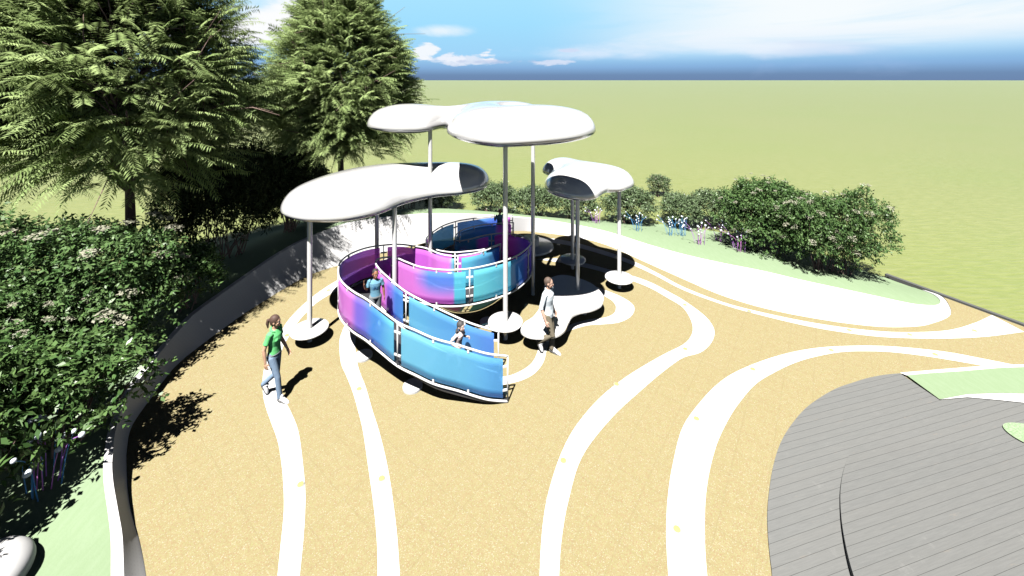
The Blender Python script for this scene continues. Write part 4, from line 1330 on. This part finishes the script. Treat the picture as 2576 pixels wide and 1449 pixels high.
# ------------------------------------------------------------------ people
def person(loc, rz, H, pose, skin, shirt, legs, shoe, hair, label, style, head_k=1.0, female=False, lean=0.0):
    """pose: joints in a 1.70 m figure, x right, y forward, z up"""
    s = H / 1.70
    t = empty('person', loc, rz, label, 'person')
    vx = .0065
    def V(a): return Vector(a)
    def L(p):                              # forward lean of everything above the hips
        p = Vector(p)
        if p.z > .95:
            k = p.z - .95
            p = Vector((p.x, p.y + k * math.sin(lean), .95 + k * math.cos(lean)))
        return p
    sw = (.150 if female else .175)
    hw = .088
    sh = {1: L((sw, 0, 1.385)), -1: L((-sw, 0, 1.385))}
    hip = {1: V((hw, 0, .90)), -1: V((-hw, 0, .90))}
    body = MB(); top = MB(); bottom = MB()
    X = Vector((1, 0, 0))
    wk = .86 if female else 1.0
    tor = [(.86, .150, .105), (.93, .152 if female else .148, .108), (1.03, .128 * (.95 if female else 1), .092), (1.12, .125 * wk + .005, .09), (1.24, .150 * wk + .006, .108), (1.33, .155 * wk + .008, .105), (1.40, .105, .075), (1.44, .06, .055)]
    body.tube([L((0, 0, z)) for z, a, b in tor], [(a * .94, b * .94) for z, a, b in tor], 18, up=X)
    # neck, head, face
    body.capsule([L((0, -.005, 1.40)), L((0, .012, 1.50))], [.052, .047], 12)
    hc = L((0, .02, 1.50))
    def Hd(x, y, z):                      # head space: origin at the top of the neck
        q = Vector((x, y, z)) * head_k
        a = pose.get('turn', 0.0)
        q = Vector((q.x * math.cos(a) + q.y * math.sin(a), -q.x * math.sin(a) + q.y * math.cos(a), q.z))
        return hc + q
    hr = Matrix.Rotation(-pose.get('turn', 0.0), 3, 'Z')
    k = head_k
    body.ell(Hd(0, .0, .108), (.072 * k, .092 * k, .092 * k), 20, 14, hr)
    body.ell(Hd(0, .028, .040), (.054 * k, .062 * k, .070 * k), 18, 12, hr)
    body.ell(Hd(0, .068, .000), (.024 * k, .022 * k, .020 * k), 12, 8, hr)      # chin
    body.capsule([Hd(0, .086, .085), Hd(0, .104, .050)], [.010 * k, .0145 * k], 8)  # nose
    body.ell(Hd(.036, .066, .052), (.018 * k, .018 * k, .016 * k), 10, 6); body.ell(Hd(-.036, .066, .052), (.018 * k, .018 * k, .016 * k), 10, 6)
    body.ell(Hd(0, .080, .106), (.048 * k, .016 * k, .012 * k), 12, 6, hr)       # brow
    for sg in (1, -1):
        body.ell(Hd(sg * .074, .0, .075), (.011 * k, .022 * k, .032 * k), 10, 8, hr)
    # arms with hands
    for sg, el, wr, key in ((1, pose['rel'], pose['rwr'], 'r'), (-1, pose['lel'], pose['lwr'], 'l')):
        el, wr = L(el), L(wr)
        body.capsule([sh[sg], sh[sg].lerp(el, .5), el, el.lerp(wr, .35), wr], [.046, .043, .036, .037, .024], 12)
        d = (wr - el).normalized()
        hd = Vector(pose.get(key + 'hand', (0, 0, 0)))
        if hd.length > 0: d = (d * .5 + hd).normalized()
        side = X * sg                     # back of the hand faces outward
        w = d.cross(side)                 # across the palm
        if w.length < .2: w = Vector((0, 1, 0))
        w.normalize()
        if w.y < 0 and abs(w.y) > .3: w = -w
        pn = w.cross(d).normalized()
        if pn.dot(side) > 0: pn = -pn     # palm side, inwards
        palm = wr + d * .045
        rot = Matrix((w, pn, d)).transposed()
        body.ell(palm, (.041, .017, .052), 14, 9, rot)
        curl = pose.get(key + 'curl', .5)
        for i, ln in enumerate((.068, .078, .073, .056)):
            b = wr + d * .085 + w * ((.0285 - .019 * i))
            d1 = (d + pn * .25 * curl + w * (.12 - .08 * i)).normalized(); d2 = (d + pn * 1.1 * curl).normalized(); d3 = (d * .6 + pn * 1.6 * curl).normalized()
            p1 = b + d1 * ln * .45; p2 = p1 + d2 * ln * .32; p3 = p2 + d3 * ln * .23
            body.capsule([b - d * .012, p1, p2, p3], [.0088, .0084, .0078, .007], 7)
        tb = wr + d * .03 + w * .034
        body.capsule([tb, tb + (d * .6 + w * .55 + pn * .3).normalized() * .035, tb + (d * .6 + w * .55 + pn * .3).normalized() * .035 + (d + pn * .5).normalized() * .028], [.012, .0105, .0085], 7)
        # sleeve
        u = style['sleeve']
        if u <= 1: pts = [sh[sg] + Vector((-sg * .03, 0, .0)), sh[sg], sh[sg].lerp(el, u * .5), sh[sg].lerp(el, u)]; rr = [.066, .062, .056, .056 + style.get('flare', .004)]
        else: pts = [sh[sg] + Vector((-sg * .03, 0, 0)), sh[sg], sh[sg].lerp(el, .5), el, el.lerp(wr, u - 1)]; rr = [.068, .064, .056, .052, .050]
        top.tube(pts, rr, 14)
    # torso garment
    zb = style['hem']
    tt = [(zb, .163, .12), (zb + .03, .162, .122)] + [(z, a + .018, b + .018) for z, a, b in tor if zb + .05 < z < 1.38] + [(1.395, .12, .085), (1.43, .076, .066)]
    if female:
        tt = [(zb, .146, .112)] + [(z, a + .012, b + (.026 if 1.2 < z < 1.3 else .012)) for z, a, b in tor if zb + .03 < z < 1.38] + [(1.395, .115, .08), (1.425, .072, .062)]
    top.tube([L((0, .004, z)) for z, a, b in tt], [(a, b) for z, a, b in tt], 22, up=X)
    if female:
        for sg in (1, -1): top.ell(L((sg * .062, .088, 1.245)), (.052, .045, .05), 12, 8)
    # legs, trousers, shoes
    bw = style.get('loose', 0.0)
    for sg, kn, an, toe, in ((1, pose['rkn'], pose['ran'], pose['rtoe']), (-1, pose['lkn'], pose['lan'], pose['ltoe'])):
        kn, an, toe = V(kn), V(an), V(toe)
        body.capsule([hip[sg], hip[sg].lerp(kn, .5), kn, kn.lerp(an, .35), an], [.080, .068, .050, .050, .034], 12)
        bottom.capsule([hip[sg], hip[sg].lerp(kn, .5), kn, kn.lerp(an, .4), kn.lerp(an, .97)], [.092 + bw, .078 + bw, .062 + bw, .060 + bw, .056 + bw], 14)
        # shoe as a loft from heel to toe
        fd = (toe - an); 
        heel = an + Vector((0, 0, -.045)) - fd.normalized() * .05
        up = Vector((0, 0, 1)); ff = fd.normalized(); sd = ff.cross(up).normalized(); uu = sd.cross(ff).normalized()
        sm = MB()
        def P(a, b): return heel + ff * a + uu * b
        Lg = (toe - heel).length + .035
        sm.tube([P(-.015, .028), P(0, .032), P(.04, .040), P(Lg * .45, .036), P(Lg * .72, .024), P(Lg * .92, .014), P(Lg, .008)],
                [(.018, .02), (.034, .036), (.040, .050), (.042, .042), (.048, .030), (.036, .020), (.014, .010)], 14, up=sd)
        sm.capsule([P(.045, .05), P(.06, .085)], [.040, .040], 12)
        me = baked(sm, .007, 2); me.transform(Matrix.Scale(s, 4)); link('shoe', me, shoe, t)
        sm = MB()
        sm.tube([P(-.018, .002), P(.02, -.004), P(Lg * .45, -.006), P(Lg * .75, -.006), P(Lg * 1.0, -.002)], [(.026, .010), (.042, .011), (.042, .010), (.050, .010), (.022, .008)], 14, up=sd)
        me = baked(sm, .006, 1); me.transform(Matrix.Scale(s, 4)); link('sole', me, M['sole'], t)
    bottom.ell((0, -.005, .90), (.160 + bw, .125 + bw, .105), 20, 12)
    bottom.tube([(0, 0, .88), (0, 0, .95), (0, 0, 1.0)], [(.158 + bw * .5, .118), (.152 + bw * .5, .112), (.142, .105)], 20, up=X)
    for mb, nm_, m, sm_ in ((body, 'body', skin, 3), (top, 'shirt', shirt, 4), (bottom, 'trousers', legs, 4)):
        me = baked(mb, vx, sm_); me.transform(Matrix.Scale(s, 4)); link(nm_, me, m, t)
    # hair
    hm = MB()
    st = style['hair']
    cap = .012 if st != 'short' else .006
    hm.ell(Hd(0, -.012, .118), ((.072 + cap) * k, (.088 + cap) * k, (.088 + cap) * k), 22, 14, hr)
    if st in ('pony', 'pigtails'):
        hm.ell(Hd(0, -.045, .075), (.070 * k, .055 * k, .075 * k), 16, 10, hr)
    if st == 'short': hm.ell(Hd(0, -.045, .07), (.066 * k, .048 * k, .06 * k), 16, 10, hr)
    if st == 'pony':
        hm.capsule([Hd(0, -.095, .13), Hd(0, -.135, .12), Hd(0, -.15, .05), Hd(0, -.14, -.04)], [.022 * k, .030 * k, .032 * k, .014 * k], 10)
    if st == 'pigtails':
        for sg in (1, -1):
            hm.capsule([Hd(sg * .07, -.03, .065), Hd(sg * .105, -.035, .05), Hd(sg * .135, -.035, .0), Hd(sg * .14, -.03, -.04)], [.018 * k, .030 * k, .028 * k, .010 * k], 10)
    me = baked(hm, .007, 2)
    # clear the face: trim hair that lies in front of the hairline
    bm = bmesh.new(); bm.from_mesh(me)
    fwd = (Hd(0, 1, 0) - Hd(0, 0, 0)).normalized()
    kill = []
    for v in bm.verts:
        q = (v.co - Hd(0, 0, 0)) / k
        yy = q.dot(fwd); zz = q.z
        lim = .015 if zz < .09 else .015 + (zz - .09) * 1.15
        if st in ('pony', 'pigtails'): lim += .006
        if yy > lim and zz < .165: kill.append(v)
    bmesh.ops.delete(bm, geom=kill, context='VERTS')
    bm.to_mesh(me); bm.free()
    me.transform(Matrix.Scale(s, 4)); link('hair', me, hair, t)
    # eyes and lips
    for sg in (1, -1):
        mb = MB(); mb.ell(Hd(sg * .030, .082, .083), (.0125 * k, .008 * k, .0065 * k), 12, 8, hr)
        me = mb.mesh('eye'); me.transform(Matrix.Scale(s, 4)); e = link('eye', me, M['eye_white'], t, True)
        mb = MB(); mb.ell(Hd(sg * .030, .0885, .083), (.0058 * k, .004 * k, .0058 * k), 10, 6, hr)
        me = mb.mesh('iris'); me.transform(Matrix.Scale(s, 4)); link('iris', me, M['iris'], e, True)
        mb = MB(); mb.capsule([Hd(sg * .014, .092, .101), Hd(sg * .032, .090, .106), Hd(sg * .047, .078, .101)], [.003 * k, .0036 * k, .0025 * k], 6)
        me = mb.mesh('eyebrow'); me.transform(Matrix.Scale(s, 4)); link('eyebrow', me, hair, t, True)
    mb = MB(); mb.capsule([Hd(-.022, .083, .022), Hd(0, .093, .024), Hd(.022, .083, .022)], [.004 * k, .0078 * k, .004 * k], 8)
    me = mb.mesh('lips'); me.transform(Matrix.Scale(s, 4)); link('lips', me, M['lips'], t, True)
    return t, s, L


def make_people():
    M['sole'] = mat('shoe_sole', (.10, .10, .10), .8)
    M['eye_white'] = mat('eye_white', (.6, .6, .58), .3); M['iris'] = mat('iris', (.03, .02, .015), .3); M['lips'] = mat('lips', (.34, .12, .10), .5)
    def cloth(name, a, b, sc=40):
        return mat(name, a, .9, spec=.15, fn=speck(a, b, sc, .3))
    def skinm(name, a, b): return mat(name, a, .5, spec=.35, fn=speck(a, b, 12))
    fair, mid, brown, pale = skinm('tan_skin', (.46, .29, .20), (.40, .24, .16)), skinm('fair_skin', (.50, .32, .25), (.44, .27, .20)), skinm('brown_skin', (.26, .12, .07), (.21, .095, .055)), skinm('pale_skin', (.55, .42, .37), (.50, .36, .31))
    green, jeans, white = cloth('green_cotton', (.13, .50, .18), (.10, .43, .14)), cloth('denim', (.19, .26, .36), (.13, .19, .28), 25), cloth('white_shoe', (.72, .72, .74), (.62, .62, .64))
    paleblue, khaki = cloth('pale_blue_shirt', (.62, .68, .72), (.54, .60, .64)), cloth('khaki', (.19, .165, .12), (.13, .115, .085), 22)
    blue, grey = cloth('blue_cotton', (.12, .26, .36), (.095, .21, .30)), cloth('grey_trousers', (.19, .21, .23), (.14, .155, .17), 22)
    pinkw, pinkt = cloth('pale_pink_cotton', (.64, .54, .55), (.56, .47, .48)), cloth('pink_trousers', (.45, .30, .31), (.38, .25, .26))
    brownh, shorth, blackh, greyh = [mat(n, c, .6, spec=.3, fn=speck(c, tuple(v * .6 for v in c), 50, .5)) for n, c in (('brown_hair', (.085, .05, .04)), ('cropped_hair', (.10, .07, .055)), ('black_hair', (.045, .035, .035)), ('dark_grey_hair', (.06, .055, .055)))]

    walk = dict(rel=(.215, -.07, 1.12), rwr=(.225, -.03, .875), lel=(-.215, .0, 1.12), lwr=(-.225, .13, .89),
                rkn=(.085, .13, .50), ran=(.075, .17, .085), rtoe=(.085, .34, .035),
                lkn=(-.085, .0, .49), lan=(-.085, -.30, .215), ltoe=(-.09, -.20, .055), turn=-.2, rcurl=.6, lcurl=.6)
    p = G(690, 1003)
    w, s, L = person((p.x, p.y, .004), -math.radians(94), 1.64, walk, fair, green, jeans, white, brownh,
                     'woman in a green short sleeved top and jeans walking along a white band', dict(sleeve=.62, hem=.965, hair='pony', loose=-.006), 1.0, True)
    # hood collar and grey waistband of her top
    mb = MB()
    q = [L((.085 * math.cos(a), .02 + .075 * math.sin(a), 1.425 - .03 * math.sin(a))) for a in np.linspace(2.5, 6.9, 14)]
    mb.tube(q, [.012, .018, .022, .024, .026, .026, .026, .026, .026, .026, .024, .022, .018, .012], 8)
    me = baked(mb, .007, 2); me.transform(Matrix.Scale(s, 4)); link('collar', me, green, w)
    mb = MB(); mb.tube([(0, .002, .935), (0, .002, .972)], [(.153, .116), (.150, .113)], 22, up=Vector((1, 0, 0)))
    me = mb.mesh('waistband'); me.transform(Matrix.Scale(s, 4)); link('waistband', me, grey, w, True)

    stride = dict(rel=(.235, -.06, 1.115), rwr=(.25, .05, .86), lel=(-.23, -.04, 1.115), lwr=(-.24, .06, .87),
                  rkn=(.075, .14, .49), ran=(.07, -.20, .24), rtoe=(.075, -.10, .07),
                  lkn=(-.07, .07, .48), lan=(-.06, .08, .085), ltoe=(-.07, .26, .035), turn=-.25, rcurl=.7, lcurl=.6)
    p = G(1378, 888)
    m_, s, L = person((p.x, p.y, .002), -math.radians(117), 1.74, stride, mid, paleblue, khaki, white, shorth,
                      'man in a pale blue shirt and khaki trousers walking past the white bench platform', dict(sleeve=1.12, hem=.84, hair='short', loose=.004), 1.0)
    mb = MB()
    q = [L((.068 * math.cos(a), .012 + .062 * math.sin(a), 1.445 - .012 * math.sin(a))) for a in np.linspace(1.75, 7.67, 16)]
    mb.tube(q, .016, 8)
    me = baked(mb, .007, 2); me.transform(Matrix.Scale(s, 4)); link('collar', me, paleblue, m_)
    mb = MB(); mb.tube([L((.0, .126, z)) for z in (.86, 1.0, 1.1, 1.2, 1.3)] + [L((0, .112, 1.38))], [(.012, .004)] * 6, 8, up=Vector((1, 0, 0)))
    me = mb.mesh('button_placket'); me.transform(Matrix.Scale(s, 4)); link('button_placket', me, paleblue, m_, True)

    wave = dict(rel=(.27, .02, 1.13), rwr=(.33, .10, 1.34), rhand=(0, 0, 1), lel=(-.24, -.02, 1.12), lwr=(-.26, .02, .88),
                rkn=(.09, .06, .48), ran=(.095, .03, .085), rtoe=(.11, .20, .035), lkn=(-.09, -.02, .48), lan=(-.10, -.12, .10), ltoe=(-.12, .05, .035), turn=-.15, rcurl=.25, lcurl=.6)
    b, s, L = person((-3.10, 9.20, .735), math.radians(180 + 22), 1.25, wave, brown, blue, grey, white, blackh,
                     'boy in a blue T-shirt waving inside the pink curve of the glass ramp', dict(sleeve=.62, hem=.88, hair='short', loose=.012, flare=.012), 1.18)
    # faded print across his chest: a spray of strokes fanning up from one side
    mb = MB()
    def onchest(x, z):                     # on the cloth of the chest
        zs = [.90, 1.03, 1.12, 1.24, 1.33, 1.39]; aw = [.163, .146, .148, .174, .181, .12]; bw_ = [.122, .11, .108, .126, .123, .085]
        a = np.interp(z, zs, aw); d = np.interp(z, zs, bw_)
        return L((x, .004 + d * math.sqrt(max(.05, 1 - (x / a) ** 2)) + .0005, z))
    for a, ln, w_ in ((.35, .10, .010), (.8, .13, .012), (1.25, .15, .013), (1.7, .13, .012), (2.3, .10, .012), (3.0, .08, .010), (-.2, .07, .008)):
        o = (.01, 1.16)
        pts = [onchest(o[0] + math.cos(a) * ln * u, o[1] + math.sin(a) * ln * u) for u in (.12, .4, .7, 1.0)]
        mb.tube(pts, [(.004, .003), (w_, .004), (w_ * 1.1, .004), (w_ * .5, .003)], 8, up=Vector((math.sin(a), 0, -math.cos(a))))
    me = mb.mesh('chest_print'); me.transform(Matrix.Scale(s, 4)); link('chest_print', me, cloth('print_blue', (.045, .13, .26), (.04, .11, .22)), b, True)

    run = dict(rel=(.26, -.15, 1.14), rwr=(.22, .09, 1.05), lel=(-.235, .05, 1.15), lwr=(-.17, .24, 1.22),
               rkn=(.08, .14, .50), ran=(.08, .08, .09), rtoe=(.085, .25, .035), lkn=(-.08, -.14, .52), lan=(-.08, -.46, .42), ltoe=(-.08, -.46, .25), turn=.0, rcurl=1.0, lcurl=1.0)
    person((-1.12, 8.36, .235), -math.radians(118), 1.07, run, pale, pinkw, pinkt, white, greyh,
           'girl with dark pigtails in a pale top running at the blue ramp end', dict(sleeve=.6, hem=.88, hair='pigtails', loose=.004, flare=.010), 1.28, False, .18)
    person((-.48, 15.72, .03), math.radians(180 + 22), 1.25, wave, brown, blue, grey, white, blackh,
           'child in deep shade waving at the far end of the glass ramp', dict(sleeve=.62, hem=.88, hair='short', loose=.012, flare=.012), 1.18)


make_materials()
make_camera_light()
make_ground()
make_ground_lights()
make_canopies()
make_ramp()
make_plants()
make_people()
